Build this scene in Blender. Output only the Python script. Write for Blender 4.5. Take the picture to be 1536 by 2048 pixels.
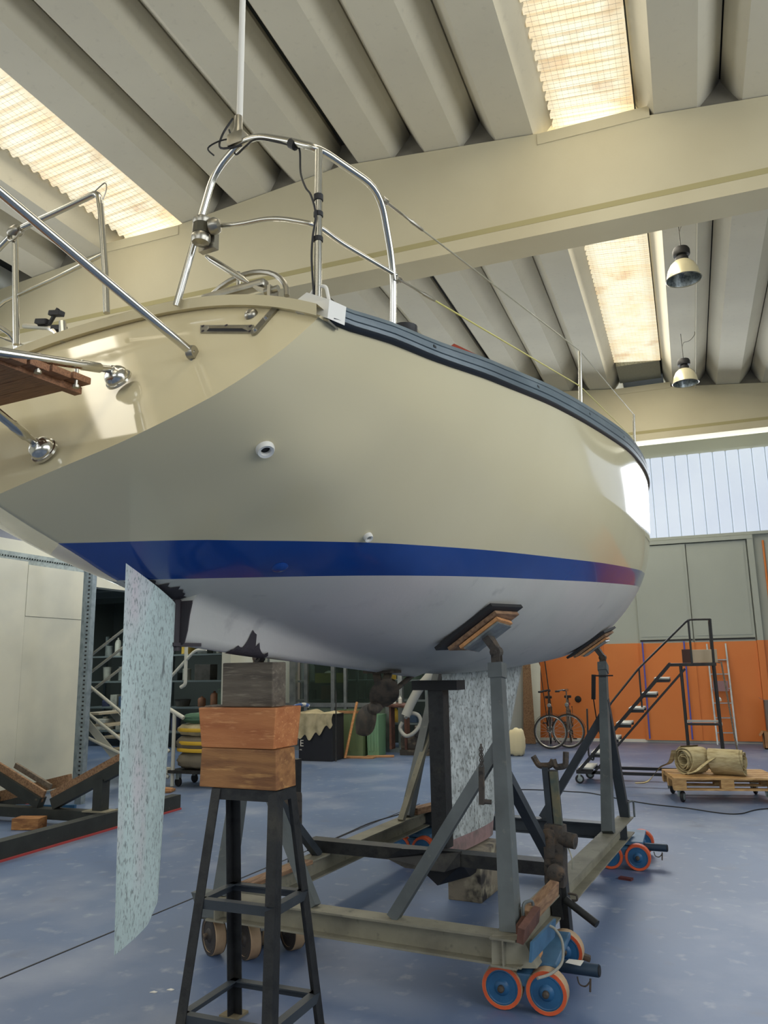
import bpy, bmesh, math, random
from mathutils import Matrix, Vector
random.seed(7)
SC = bpy.context.scene
for _o in list(bpy.data.objects): bpy.data.objects.remove(_o)

# ------------------------------------------------------------------ camera
cam = bpy.data.cameras.new('camera'); cam_ob = bpy.data.objects.new('camera', cam)
SC.collection.objects.link(cam_ob); SC.camera = cam_ob
cam.sensor_fit = 'VERTICAL'; cam.sensor_height = 32.0; cam.lens = 32.0 * 1566.44 / 2048
cam.clip_start = 0.05; cam.clip_end = 200
PITCH, YAW, ROLL = .192641, .365126, -.017935
_f = Vector((-math.sin(YAW)*math.cos(PITCH), math.cos(YAW)*math.cos(PITCH), math.sin(PITCH)))
_r = Vector((math.cos(YAW), math.sin(YAW), 0)); _u = _r.cross(_f)
_r2 = _r*math.cos(ROLL)+_u*math.sin(ROLL); _u2 = -_r*math.sin(ROLL)+_u*math.cos(ROLL)
cam_ob.matrix_world = Matrix(((_r2.x, _u2.x, -_f.x, 0), (_r2.y, _u2.y, -_f.y, 0), (_r2.z, _u2.z, -_f.z, 1.65), (0, 0, 0, 1)))

# ------------------------------------------------------------------ sky, daylight, exposure
W = bpy.data.worlds.new('sky'); SC.world = W; W.use_nodes = True
W.node_tree.nodes['Background'].inputs[0].default_value = (.62, .72, .85, 1)
W.node_tree.nodes['Background'].inputs[1].default_value = 1.0
vs = SC.view_settings
vs.view_transform = 'Standard'; vs.look = 'None'; vs.gamma = 1.0; vs.use_curve_mapping = False
vs.exposure = -0.1
def area(name, loc, rot, sx, sy, power, col):
    L = bpy.data.lights.new(name, 'AREA'); L.shape = 'RECTANGLE'; L.size = sx; L.size_y = sy
    L.energy = power; L.color = col
    o = bpy.data.objects.new(name, L); o.location = loc; o.rotation_euler = rot; SC.collection.objects.link(o)
    return o
SKY_X = (-6.09, -.49)
R = math.radians
def roof_z(x): return 7.34 - .1*abs(x+3.29)
# daylight under every roof light (three bays) and inside the far window; the other lights are added fill
for sx in SKY_X:
    for y, pw in ((-5.0, 50), (3.2, 62), (11.2, 175)):
        area('roof_daylight', (sx, y, roof_z(sx)+.12), (0, 0, 0), .68, 7.2, pw, (1, .93, .78))
area('far_window_daylight', (-1.6, 17.3, 5.05), (R(-90), 0, 0), 9.0, 1.6, 370, (.90, .95, 1))
area('right_window_fill', (5.1, 1.0, 4.0), (0, R(90), 0), 2.6, 10.5, 270, (.92, .96, 1))  # fill light at the unseen window strip added on the right
area('rear_window_fill', (-1.5, -9.4, 4.1), (R(90), 0, 0), 9.8, 2.5, 120, (.97, .97, 1))  # fill light behind the camera, at the added rear panes
area('store_fill', (-11.5, 13.0, 3.2), (0, 0, 0), 1.2, 1.2, 60, (.9, 1, .96))  # unseen fill light added to lift the dark store
area('sail_store_fill', (-6.2, 15.6, 2.5), (0, 0, 0), 1.0, .5, 10, (.9, 1, .96))  # unseen fill light added behind the glazed partition
area('left_window_fill', (-8.4, 2.5, 4.75), (0, R(-90), 0), 1.6, 13.5, 75, (.97, .97, 1))  # fill light at the added left strip, brightens the ceiling

# ------------------------------------------------------------------ helpers
def lin(c):
    return tuple(((v/255)/12.92 if v/255 <= .04045 else ((v/255+.055)/1.055)**2.4) for v in c)
MATS = {}
def mat(name, col, rough=.5, metal=0.0, var=None, bump=None, coat=0.0, coords='Object', stretch=(1, 1, 1), spec=None, extra=None):
    """principled material; var = list of (colour, noise scale, low, high[, detail]) layers, bump = (scale, strength)"""
    m = bpy.data.materials.new(name); m.use_nodes = True; nt = m.node_tree
    b = nt.nodes['Principled BSDF']; b.inputs['Roughness'].default_value = rough; b.inputs['Metallic'].default_value = metal
    if coat: b.inputs['Coat Weight'].default_value = coat; b.inputs['Coat Roughness'].default_value = .04
    if spec is not None: b.inputs['Specular IOR Level'].default_value = spec
    b.inputs['Base Color'].default_value = lin(col)+(1,)
    tc = nt.nodes.new('ShaderNodeTexCoord'); mp = nt.nodes.new('ShaderNodeMapping'); mp.inputs['Scale'].default_value = stretch
    nt.links.new(tc.outputs[coords], mp.inputs[0])
    prev = None
    for i, v in enumerate(var or []):
        c2, sc, lo, hi = v[:4]; det = v[4] if len(v) > 4 else 4
        n = nt.nodes.new('ShaderNodeTexNoise'); n.inputs['Scale'].default_value = sc; n.inputs['Detail'].default_value = det
        nt.links.new(mp.outputs[0], n.inputs['Vector'])
        r = nt.nodes.new('ShaderNodeMapRange'); r.inputs[1].default_value = lo; r.inputs[2].default_value = hi
        nt.links.new(n.outputs['Fac'], r.inputs[0])
        mx = nt.nodes.new('ShaderNodeMix'); mx.data_type = 'RGBA'
        nt.links.new(r.outputs[0], mx.inputs[0])
        if prev is None: mx.inputs[6].default_value = lin(col)+(1,)
        else: nt.links.new(prev, mx.inputs[6])
        mx.inputs[7].default_value = lin(c2)+(1,)
        prev = mx.outputs[2]
    if prev is not None: nt.links.new(prev, b.inputs['Base Color'])
    if bump:
        n = nt.nodes.new('ShaderNodeTexNoise'); n.inputs['Scale'].default_value = bump[0]; n.inputs['Detail'].default_value = 5
        nt.links.new(mp.outputs[0], n.inputs['Vector'])
        bp = nt.nodes.new('ShaderNodeBump'); bp.inputs['Strength'].default_value = bump[1]; bp.inputs['Distance'].default_value = .01
        nt.links.new(n.outputs['Fac'], bp.inputs['Height']); nt.links.new(bp.outputs[0], b.inputs['Normal'])
    MATS[name] = m
    return m
def emit(name, col, strength, dirt=None, dscale=(1, 1, 1)):
    m = bpy.data.materials.new(name); m.use_nodes = True; nt = m.node_tree
    b = nt.nodes['Principled BSDF']; b.inputs['Base Color'].default_value = (.25, .25, .24, 1); b.inputs['Roughness'].default_value = .4
    b.inputs['Emission Strength'].default_value = strength; b.inputs['Emission Color'].default_value = lin(col)+(1,)
    if dirt:
        tc = nt.nodes.new('ShaderNodeTexCoord'); mp = nt.nodes.new('ShaderNodeMapping'); mp.inputs['Scale'].default_value = dscale
        nt.links.new(tc.outputs['Object'], mp.inputs[0]); prev = None
        for c2, sc, lo, hi in dirt:
            n = nt.nodes.new('ShaderNodeTexNoise'); n.inputs['Scale'].default_value = sc; n.inputs['Detail'].default_value = 5
            nt.links.new(mp.outputs[0], n.inputs['Vector'])
            r = nt.nodes.new('ShaderNodeMapRange'); r.inputs[1].default_value = lo; r.inputs[2].default_value = hi
            nt.links.new(n.outputs['Fac'], r.inputs[0])
            mx = nt.nodes.new('ShaderNodeMix'); mx.data_type = 'RGBA'; nt.links.new(r.outputs[0], mx.inputs[0])
            if prev is None: mx.inputs[6].default_value = lin(col)+(1,)
            else: nt.links.new(prev, mx.inputs[6])
            mx.inputs[7].default_value = lin(c2)+(1,); prev = mx.outputs[2]
        nt.links.new(prev, b.inputs['Emission Color'])
    return m

FRAME = Matrix()            # frame that MB coordinates are given in
ROOTM = {}                  # world matrix of every object
class MB:
    def __init__(s): s.v = []; s.f = []; s.mi = []; s.cur = 0
    def add(s, vs_, fs_, M=None):
        n = len(s.v)
        s.v += [FRAME @ (M @ Vector(v) if M else Vector(v)) for v in vs_]
        s.f += [tuple(i+n for i in f) for f in fs_]; s.mi += [s.cur]*len(fs_)
        return s
    def box(s, c, d, rot=None):
        x, y, z = d[0]/2, d[1]/2, d[2]/2
        vs_ = [(-x,-y,-z),(x,-y,-z),(x,y,-z),(-x,y,-z),(-x,-y,z),(x,-y,z),(x,y,z),(-x,y,z)]
        M = Matrix.Translation(c)
        if rot: M = M @ Matrix.Rotation(rot[2],4,'Z') @ Matrix.Rotation(rot[1],4,'Y') @ Matrix.Rotation(rot[0],4,'X')
        return s.add(vs_, [(0,3,2,1),(4,5,6,7),(0,1,5,4),(1,2,6,5),(2,3,7,6),(3,0,4,7)], M)
    def b2(s, lo, hi): return s.box([(a+b)/2 for a, b in zip(lo, hi)], [b-a for a, b in zip(lo, hi)])
    def bev(s, c, d, r, rot=None):                       # box with chamfered edges
        x, y, z = d[0]/2, d[1]/2, d[2]/2; r = min(r, x*.9, y*.9, z*.9)
        bm = bmesh.new(); bmesh.ops.create_cube(bm, size=1)
        for v in bm.verts: v.co = Vector((v.co.x*2*x, v.co.y*2*y, v.co.z*2*z))
        bmesh.ops.bevel(bm, geom=bm.edges[:], offset=r, segments=2, affect='EDGES', profile=.7)
        M = Matrix.Translation(c)
        if rot: M = M @ Matrix.Rotation(rot[2],4,'Z') @ Matrix.Rotation(rot[1],4,'Y') @ Matrix.Rotation(rot[0],4,'X')
        bm.verts.index_update()
        s.add([v.co.copy() for v in bm.verts], [tuple(v.index for v in f.verts) for f in bm.faces], M); bm.free(); return s
    def bar(s, p0, p1, w, h, up=(0, 0, 1), w1=None, h1=None):   # rectangular bar between two points
        p0, p1 = Vector(p0), Vector(p1); d = (p1-p0).normalized(); u = Vector(up)
        if abs(d.dot(u)) > .98: u = Vector((0, 1, 0))
        a = d.cross(u).normalized(); u = a.cross(d).normalized()
        w1 = w if w1 is None else w1; h1 = h if h1 is None else h1
        vs_ = []
        for p, ww, hh in ((p0, w, h), (p1, w1, h1)):
            vs_ += [p+a*(-ww/2)+u*(-hh/2), p+a*(ww/2)+u*(-hh/2), p+a*(ww/2)+u*(hh/2), p+a*(-ww/2)+u*(hh/2)]
        return s.add(vs_, [(0,1,2,3),(7,6,5,4),(0,4,5,1),(1,5,6,2),(2,6,7,3),(3,7,4,0)])
    def angle(s, p0, p1, w, t, ea, eb):                  # L-section bar: flanges along ea and eb
        ea, eb = Vector(ea).normalized(), Vector(eb).normalized()
        prof = [(0,0),(w,0),(w,t),(t,t),(t,w),(0,w)]
        vs_ = [Vector(p)+ea*x+eb*y for p in (p0, p1) for x, y in prof]
        return s.add(vs_, [(0,1,2,3),(0,3,4,5),(9,8,7,6),(11,10,9,6)]+[(i,(i+1)%6+0,(i+1)%6+6,i+6) for i in range(6)])
    def tube(s, pts, r, n=10, closed=False, cap=True, flat=1.0, r_list=None):
        P = [Vector(p) for p in pts]; m = len(P); rings = []
        up = None
        for i, p in enumerate(P):
            if closed: t = P[(i+1) % m]-P[i-1]
            else: t = P[min(i+1, m-1)]-P[max(i-1, 0)]
            t.normalize()
            if up is None:
                up = Vector((0,0,1)) if abs(t.z) < .9 else Vector((1,0,0))
            a = t.cross(up).normalized(); up = a.cross(t).normalized()
            rr = r_list[i] if r_list else r
            rings.append([p+a*math.cos(2*math.pi*k/n)*rr+up*math.sin(2*math.pi*k/n)*rr*flat for k in range(n)])
        vs_ = [v for g in rings for v in g]; fs_ = []
        for i in range(m if closed else m-1):
            j = (i+1) % m
            fs_ += [(i*n+k, i*n+(k+1)%n, j*n+(k+1)%n, j*n+k) for k in range(n)]
        if cap and not closed: fs_ += [tuple(range(n))[::-1], tuple((m-1)*n+k for k in range(n))]
        return s.add(vs_, fs_)
    def lathe(s, prof, c=(0,0,0), axis=(0,0,1), n=20, cap=True):    # prof: (radius, height) pairs along axis
        ax = Vector(axis).normalized(); q = Vector((0,0,1)).rotation_difference(ax).to_matrix().to_4x4()
        M = Matrix.Translation(c) @ q; vs_ = []; fs_ = []
        for r, h in prof: vs_ += [(r*math.cos(2*math.pi*k/n), r*math.sin(2*math.pi*k/n), h) for k in range(n)]
        for i in range(len(prof)-1): fs_ += [(i*n+k, i*n+(k+1)%n, (i+1)*n+(k+1)%n, (i+1)*n+k) for k in range(n)]
        if cap and prof[0][0] > 1e-4: fs_.append(tuple(range(n))[::-1])
        if cap and prof[-1][0] > 1e-4: fs_.append(tuple((len(prof)-1)*n+k for k in range(n)))
        return s.add(vs_, fs_, M)
    def cyl(s, p0, p1, r, n=16):
        d = Vector(p1)-Vector(p0); return s.lathe([(r,0),(r,d.length)], p0, d, n)
    def prism(s, poly, d):                               # planar polygon (3-D points) swept by vector d
        n = len(poly); D = Vector(d)
        return s.add([Vector(p) for p in poly]+[Vector(p)+D for p in poly],
                     [tuple(range(n))[::-1], tuple(range(n, 2*n))]+[(i,(i+1)%n,(i+1)%n+n,i+n) for i in range(n)])
    def grid(s, rows):
        m, n = len(rows), len(rows[0])
        return s.add([p for r in rows for p in r], [(i*n+j, i*n+j+1, (i+1)*n+j+1, (i+1)*n+j) for i in range(m-1) for j in range(n-1)])
    def build(s, name, mats, parent=None, smooth=False, label=None, cat=None, group=None, kind=None, sharp=None):
        if not isinstance(mats, (list, tuple)): mats = [mats]
        if parent is None:
            xs = [v.x for v in s.v]; ys = [v.y for v in s.v]; zs = [v.z for v in s.v]
            M = Matrix.Translation(((min(xs)+max(xs))/2, (min(ys)+max(ys))/2, min(zs)))
        else: M = ROOTM[parent]
        Mi = M.inverted()
        me = bpy.data.meshes.new(name); me.from_pydata([Mi @ v for v in s.v], [], s.f)
        for m in mats: me.materials.append(m)
        for p, i in zip(me.polygons, s.mi): p.material_index = i
        bm = bmesh.new(); bm.from_mesh(me); bmesh.ops.recalc_face_normals(bm, faces=bm.faces[:]); bm.to_mesh(me); bm.free()
        if smooth:
            for p in me.polygons: p.use_smooth = True
            me.set_sharp_from_angle(angle=R(sharp or 40))
        o = bpy.data.objects.new(name, me); SC.collection.objects.link(o)
        if parent is not None: o.parent = parent
        else: o.matrix_world = M
        ROOTM[o] = M
        return tag(o, label, cat, group, kind)
def tag(o, label=None, cat=None, group=None, kind=None):
    if label: o['label'] = label
    if cat: o['category'] = cat
    if group: o['group'] = group
    if kind: o['kind'] = kind
    return o
def thing(name, loc, label, cat, rz=0.0, group=None, kind=None):
    o = bpy.data.objects.new(name, None); SC.collection.objects.link(o); o.empty_display_size = .1
    M = FRAME @ Matrix.Translation(loc) @ Matrix.Rotation(rz, 4, 'Z')
    o.matrix_world = M; ROOTM[o] = M
    return tag(o, label, cat, group, kind)
def dup(root, loc=None, rz=None, label=None, scale=None):
    def cp(o, par):
        c = o.copy(); SC.collection.objects.link(c)
        if par is not None: c.parent = par
        for ch in o.children: cp(ch, c)
        return c
    r = cp(root, None)
    if loc is not None:
        M = FRAME @ Matrix.Translation(loc) @ Matrix.Rotation(rz or 0, 4, 'Z'); r.matrix_world = M; ROOTM[r] = M
    if label: r['label'] = label
    return r
def arc(c, r, a0, a1, n, ax=(1,0,0), ay=(0,0,1)):
    c = Vector(c); ax = Vector(ax); ay = Vector(ay)
    return [c+ax*math.cos(a0+(a1-a0)*i/n)*r+ay*math.sin(a0+(a1-a0)*i/n)*r for i in range(n+1)]
def rounded(pts, r, n=5):                                # polyline with rounded corners
    P = [Vector(p) for p in pts]; out = [P[0]]
    for i in range(1, len(P)-1):
        a, b, c = P[i-1], P[i], P[i+1]
        d = min(r, (a-b).length*.45, (c-b).length*.45)
        p, q = b+(a-b).normalized()*d, b+(c-b).normalized()*d
        for k in range(n+1):
            t = k/n; out.append(p*(1-t)**2+b*2*t*(1-t)+q*t*t)
    out.append(P[-1]); return out
def curve(pts, n=6):                                     # Catmull-Rom through points
    P = [Vector(p) for p in pts]; out = []
    for i in range(len(P)-1):
        a, b, c, d = P[max(i-1,0)], P[i], P[i+1], P[min(i+2,len(P)-1)]
        for k in range(n):
            t = k/n; out.append(.5*((2*b)+(c-a)*t+(2*a-5*b+4*c-d)*t*t+(3*b-a-3*c+d)*t**3))
    out.append(P[-1]); return out
class Pchip:
    def __init__(s, xs, ys):
        s.x, s.y = xs, ys; n = len(xs); h = [xs[i+1]-xs[i] for i in range(n-1)]; d = [(ys[i+1]-ys[i])/h[i] for i in range(n-1)]
        m = [d[0]]
        for i in range(1, n-1):
            if d[i-1]*d[i] <= 0: m.append(0)
            else:
                w1, w2 = 2*h[i]+h[i-1], h[i]+2*h[i-1]; m.append((w1+w2)/(w1/d[i-1]+w2/d[i]))
        s.m, s.h = m+[d[-1]], h
    def __call__(s, x):
        xs = s.x; x = min(max(x, xs[0]), xs[-1]); i = 0
        while i < len(s.h)-1 and x > xs[i+1]: i += 1
        h = s.h[i]; t = (x-xs[i])/h
        return (1+2*t)*(1-t)**2*s.y[i]+t*(1-t)**2*h*s.m[i]+t*t*(3-2*t)*s.y[i+1]+t*t*(t-1)*h*s.m[i+1]
# ------------------------------------------------------------------ materials
concrete = mat('painted_concrete', (196, 191, 172), .75, var=[((176, 170, 150), 1.3, .35, .75), ((150, 146, 130), 9, .62, .8)], bump=(60, .12))
slab_m = mat('roof_slab_concrete', (207, 201, 181), .8, var=[((197, 191, 172), .9, .35, .7), ((188, 182, 164), 14, .6, .9)], bump=(70, .04))
stop_m = mat('dark_concrete', (122, 117, 104), .85)  # flat darker tone for the trough stops
def darken_trough_ends(m):  # darkens the base colour towards the slab end and up into the trough
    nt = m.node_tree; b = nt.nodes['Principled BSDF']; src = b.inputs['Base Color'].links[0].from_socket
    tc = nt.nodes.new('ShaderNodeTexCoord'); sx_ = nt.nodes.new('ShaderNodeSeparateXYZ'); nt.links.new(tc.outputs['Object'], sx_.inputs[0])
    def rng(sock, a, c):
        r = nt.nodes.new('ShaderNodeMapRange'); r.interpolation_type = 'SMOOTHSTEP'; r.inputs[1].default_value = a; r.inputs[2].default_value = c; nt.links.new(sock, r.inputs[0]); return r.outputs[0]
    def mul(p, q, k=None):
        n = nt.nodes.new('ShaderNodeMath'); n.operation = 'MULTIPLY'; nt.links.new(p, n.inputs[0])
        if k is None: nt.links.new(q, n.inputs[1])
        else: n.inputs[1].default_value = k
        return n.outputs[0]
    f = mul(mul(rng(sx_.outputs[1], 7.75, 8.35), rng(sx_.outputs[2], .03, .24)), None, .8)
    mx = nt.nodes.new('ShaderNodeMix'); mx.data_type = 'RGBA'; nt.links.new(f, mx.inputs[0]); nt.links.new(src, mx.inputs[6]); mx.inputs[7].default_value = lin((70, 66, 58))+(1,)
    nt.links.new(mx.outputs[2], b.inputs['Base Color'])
darken_trough_ends(slab_m)
beam_m = mat('beam_concrete', (201, 192, 162), .75, var=[((190, 180, 150), .8, .35, .7)], bump=(50, .08))
groove_m = mat('beam_groove', (166, 156, 112), .8)
wall_m = mat('grey_wall_paint', (176, 181, 172), .6, var=[((168, 173, 165), .7, .35, .75)], bump=(40, .03))
orange_m = mat('orange_wall_paint', (226, 132, 64), .5, var=[((218, 120, 54), .8, .35, .75)], bump=(30, .03))
floor_m = mat('blue_floor_paint', (96, 116, 150), .44, var=[((84, 102, 134), .5, .35, .7, 6), ((132, 142, 164), 1.1, .5, .75, 8), ((150, 158, 172), 9, .6, .85, 10), ((98, 106, 124), 3.2, .62, .85, 8)], bump=(25, .04), coords='Object')
white_m = mat('white_panel', (224, 224, 210), .45, var=[((204, 206, 196), 1.2, .4, .7)], bump=(8, .03))
dark_m = mat('dark_recess', (46, 50, 50), .9)
skirt_m = mat('white_skirting', (226, 222, 212), .5)
sky_m = emit('rooflight_sheet', (255, 248, 216), 1.15, [((255, 228, 178), 1.5, .45, .65), ((204, 164, 116), 2.2, .54, .78)])
def furrow_shade_edge_dirt(m):                                       # corrugation shading painted as brown bands per furrow, plus brown dirt along the edges
    nt = m.node_tree; b = nt.nodes['Principled BSDF']; src = b.inputs['Emission Color'].links[0].from_socket
    tc = nt.nodes.new('ShaderNodeTexCoord'); s_ = nt.nodes.new('ShaderNodeSeparateXYZ'); nt.links.new(tc.outputs['Object'], s_.inputs[0])
    def M(op, a, bb=None, k=None):
        n = nt.nodes.new('ShaderNodeMath'); n.operation = op; nt.links.new(a, n.inputs[0])
        if bb is not None: nt.links.new(bb, n.inputs[1])
        if k is not None: n.inputs[1].default_value = k
        return n.outputs[0]
    def rng(v, a, c, o=1.0):
        r = nt.nodes.new('ShaderNodeMapRange'); r.interpolation_type = 'SMOOTHSTEP'; r.inputs[1].default_value = a; r.inputs[2].default_value = c; r.inputs[4].default_value = o; nt.links.new(v, r.inputs[0]); return r.outputs[0]
    band = rng(M('COSINE', M('MULTIPLY', s_.outputs[1], k=2*math.pi/.146)), .1, 1.0, .55)
    edge = rng(M('ABSOLUTE', s_.outputs[0]), .22, .42, .45)
    f = M('MAXIMUM', band, edge); mx = nt.nodes.new('ShaderNodeMix'); mx.data_type = 'RGBA'
    nt.links.new(f, mx.inputs[0]); nt.links.new(src, mx.inputs[6]); mx.inputs[7].default_value = lin((190, 158, 104))+(1,); nt.links.new(mx.outputs[2], b.inputs['Emission Color'])
furrow_shade_edge_dirt(sky_m)
uglass_m = emit('channel_glass', (220, 234, 250), .80, [((205, 219, 242), .5, .3, .7)])
lightwin_m = emit('fill_window_glow', (236, 242, 250), 2.0)  # glow of the unseen panes added for fill
alu = mat('aluminium', (178, 182, 182), .35, .9, var=[((150, 154, 155), 7, .4, .7)])
galv = mat('galvanised_steel', (158, 168, 168), .5, .6, var=[((132, 142, 142), 18, .4, .65)])
black_m = mat('black_rubber', (28, 28, 30), .6)

# ------------------------------------------------------------------ hall
XL, XR, YB, YF = -8.5, 5.2, -9.6, 17.5
floor = MB().b2((XL-6.5, YB, -.2), (XR, YF, 0)).build('floor', floor_m, kind='structure')
MB().bar((-3.75, 2.8, .0015), (-3.2, 9.4, .0015), .012, .003).build('floor_joint', black_m, floor)
wall_far = MB().b2((XL, YF, 0), (XR, YF+.3, 7.6)).build('wall_far', wall_m, kind='structure')
MB().b2((XL, YF-.012, 0.06), (-3.2, YF+.01, 2.0)).b2((-3.2, YF-.03, .06), (-1.01, YF+.01, 2.0)).b2((1.27, YF-.03, .06), (XR, YF+.01, 2.0)).build('orange_wainscot', orange_m, wall_far, label='orange painted lower wall')
MB().b2((XL, YF-.04, 0), (XR, YF, .06)).build('baseboard_far', skirt_m, kind='structure')
# channel glass window over the sliding door
win = thing('window_1', (-1.0, YF-.06, 4.19), None, None, kind='structure')
for i in range(44):
    x = -5.8+.25*i+.075
    MB().prism([(x+.006, YF-.05, 4.19), (x+.03, YF-.095, 4.19), (x+.22, YF-.095, 4.19), (x+.244, YF-.05, 4.19)], (0, 0, 1.74)).build('glass_channel', uglass_m, win)
MB().b2((-5.8, YF-.05, 5.93), (5.4, YF+.02, 5.99)).b2((-5.8, YF-.1, 4.13), (5.4, YF+.02, 4.19)).build('window_frame', wall_m, win)
# big sliding door, two leaves, upper part grey, lower part orange
dr = thing('door_1', (.1, YF-.05, 0), None, None, kind='structure')
for x0, x1, y0 in ((-.99, .075, .0), (.075, 1.235, .025)):
    lf = MB().b2((x0+.01, YF-.1+y0, .04), (x1-.01, YF-.03+y0, 4.02)).build('door_leaf', wall_m, dr)
    MB().b2((x0, YF-.113+y0, .05), (x1, YF-.1+y0, 1.99)).build('lower_panel', orange_m, lf)
    MB().b2((x0+.06, YF-.11+y0, 2.12), (x1-.06, YF-.1+y0, 3.95)).build('upper_panel', wall_m, lf)
    MB().b2((x0+.02, YF-.125+y0, 2.03), (x1-.02, YF-.1+y0, 2.06)).build('seal_strip', black_m, lf)
MB().b2((-1.2, YF-.14, 4.04), (1.36, YF-.0, 4.12)).b2((1.25, YF-.13, 2.0), (1.36, YF, 4.04)).build('door_frame', wall_m, dr)
MB().b2((1.24, YF-.13, 0), (1.36, YF, 2.0)).b2((-1.02, YF-.06, 0.05), (-.98, YF, 2.0)).build('lower_frame', orange_m, dr)
blue_m = mat('blue_painted_tube', (92, 96, 190), .4)
for x in (-.93, -.12):
    MB().cyl((x, YF-.16, .08), (x, YF-.16, 2.02), .016, 8).build('door_post', blue_m, dr)
# conduits on the far wall
MB().tube([(1.55, YF-.03, .3), (1.55, YF-.03, 4.0)], .02, 8).build('trim_1', orange_m, kind='structure')
MB().tube([(-1.75, YF-.05, 0.1), (-1.75, YF-.05, 1.98)], .018, 8).build('trim_2', orange_m, kind='structure')
# left wall: white, with a wide opening to the store, toothed sliding-gate rail and a dark clerestory light
MB().b2((XL-.2, YB, 0), (XL, 7.3, 3.9)).b2((XL-.2, 7.3, 2.91), (XL, 13.6, 3.42)).b2((XL-.2, 8.43, 3.42), (XL, 13.6, 3.9)).b2((XL-.2, 13.6, 0), (XL, YF, 3.9)).b2((XL-.2, YB, 3.9), (XL, -4.5, 5.6)).b2((XL-.2, 9.5, 3.9), (XL, YF, 5.6)).b2((XL-.2, YB, 5.6), (XL, YF, 7.3)).build('wall_left', white_m, kind='structure')
MB().b2((XL-.12, 7.3, 3.42), (XL-.08, 8.43, 3.9)).build('window_5', mat('dark_glass', (44, 48, 62), .2), kind='structure')
w2 = thing('fill_window_2', (XL-.1, 2.5, 3.9), None, None, kind='structure')  # unseen window strip added high on the left wall for fill light
for i in range(14): MB().b2((XL-.14, -4.5+i+.03, 3.9), (XL-.06, -3.5+i-.03, 5.6)).build('pane', lightwin_m, w2)
rail = MB().b2((XL, 5.0, 3.19), (XL+.05, 9.35, 3.245)).b2((XL, 5.0, 3.10), (XL+.03, 9.5, 3.17)).build('trim_3', galv, kind='structure')
for i in range(80):
    y = 5.6+.047*i; MB().b2((XL+.005, y, 3.172), (XL+.045, y+.022, 3.19)).build('rack_tooth', galv, rail)
# white sliding panel in front of the opening
sp_ = thing('door_2', (XL+.05, 7.5, 0), None, None, kind='structure')
MB().b2((XL+.03, 5.6, .03), (XL+.09, 8.25, 3.13)).build('panel', white_m, sp_)
MB().b2((XL+.035, 8.255, 2.388), (XL+.095, 9.33, 3.09)).build('panel', white_m, sp_)
MB().b2((XL+.03, 8.254, .03), (XL+.088, 9.36, 2.383)).build('panel', white_m, sp_)
MB().b2((XL+.0, 9.36, 0), (XL+.05, 9.40, 3.09)).build('edge_strip', galv, sp_)
# store behind the opening
store_m = mat('store_wall', (122, 130, 126), .8)
MB().b2((XL-6.2, 7.2, 0), (XL-6.0, YF, 3.5)).build('wall_store', store_m, kind='structure')
MB().b2((XL-6.0, YF-.2, 0), (XL-.2, YF, 3.5)).build('wall_store_far', store_m, kind='structure')
MB().b2((XL-6.0, 7.2, 0), (XL-.2, 7.4, 3.5)).build('wall_store_near', store_m, kind='structure')
cs_ = MB().b2((XL-6.0, 7.2, 3.42), (XL-.2, YF, 3.5)).build('ceiling_store', mat('store_soffit', (150, 154, 150), .8), kind='structure')
for i in range(6): MB().b2((XL-6.0, 9.6+i*1.25, 3.28), (XL-.2, 9.72+i*1.25, 3.42)).build('joist', store_m, cs_)
# right and near walls with glowing window bands added for fill light (outside the frame)
MB().b2((XR, YB, 0), (XR+.2, YF, 2.6)).b2((XR, YB, 5.4), (XR+.2, YF, 7.3)).b2((XR, YB, 2.6), (XR+.2, -4.5, 5.4)).b2((XR, 6.5, 2.6), (XR+.2, YF, 5.4)).build('wall_right', wall_m, kind='structure')
w3 = thing('fill_window_3', (XR+.1, 1.0, 2.6), None, None, kind='structure')
for i in range(11): MB().b2((XR+.06, -4.5+i+.03, 2.6), (XR+.14, -3.5+i-.03, 5.4)).build('pane', lightwin_m, w3)
MB().b2((XL, YB-.2, 0), (XR, YB, 2.8)).b2((XL, YB-.2, 5.4), (XR, YB, 7.6)).b2((XL, YB-.2, 2.8), (-6.5, YB, 5.4)).b2((3.5, YB-.2, 2.8), (XR, YB, 5.4)).build('wall_near', wall_m, kind='structure')
w4 = thing('fill_window_4', (-1.5, YB-.1, 2.8), None, None, kind='structure')
for i in range(10): MB().b2((-6.5+i+.03, YB-.14, 2.8), (-5.5+i-.03, YB-.06, 5.4)).build('pane', lightwin_m, w4)

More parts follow.
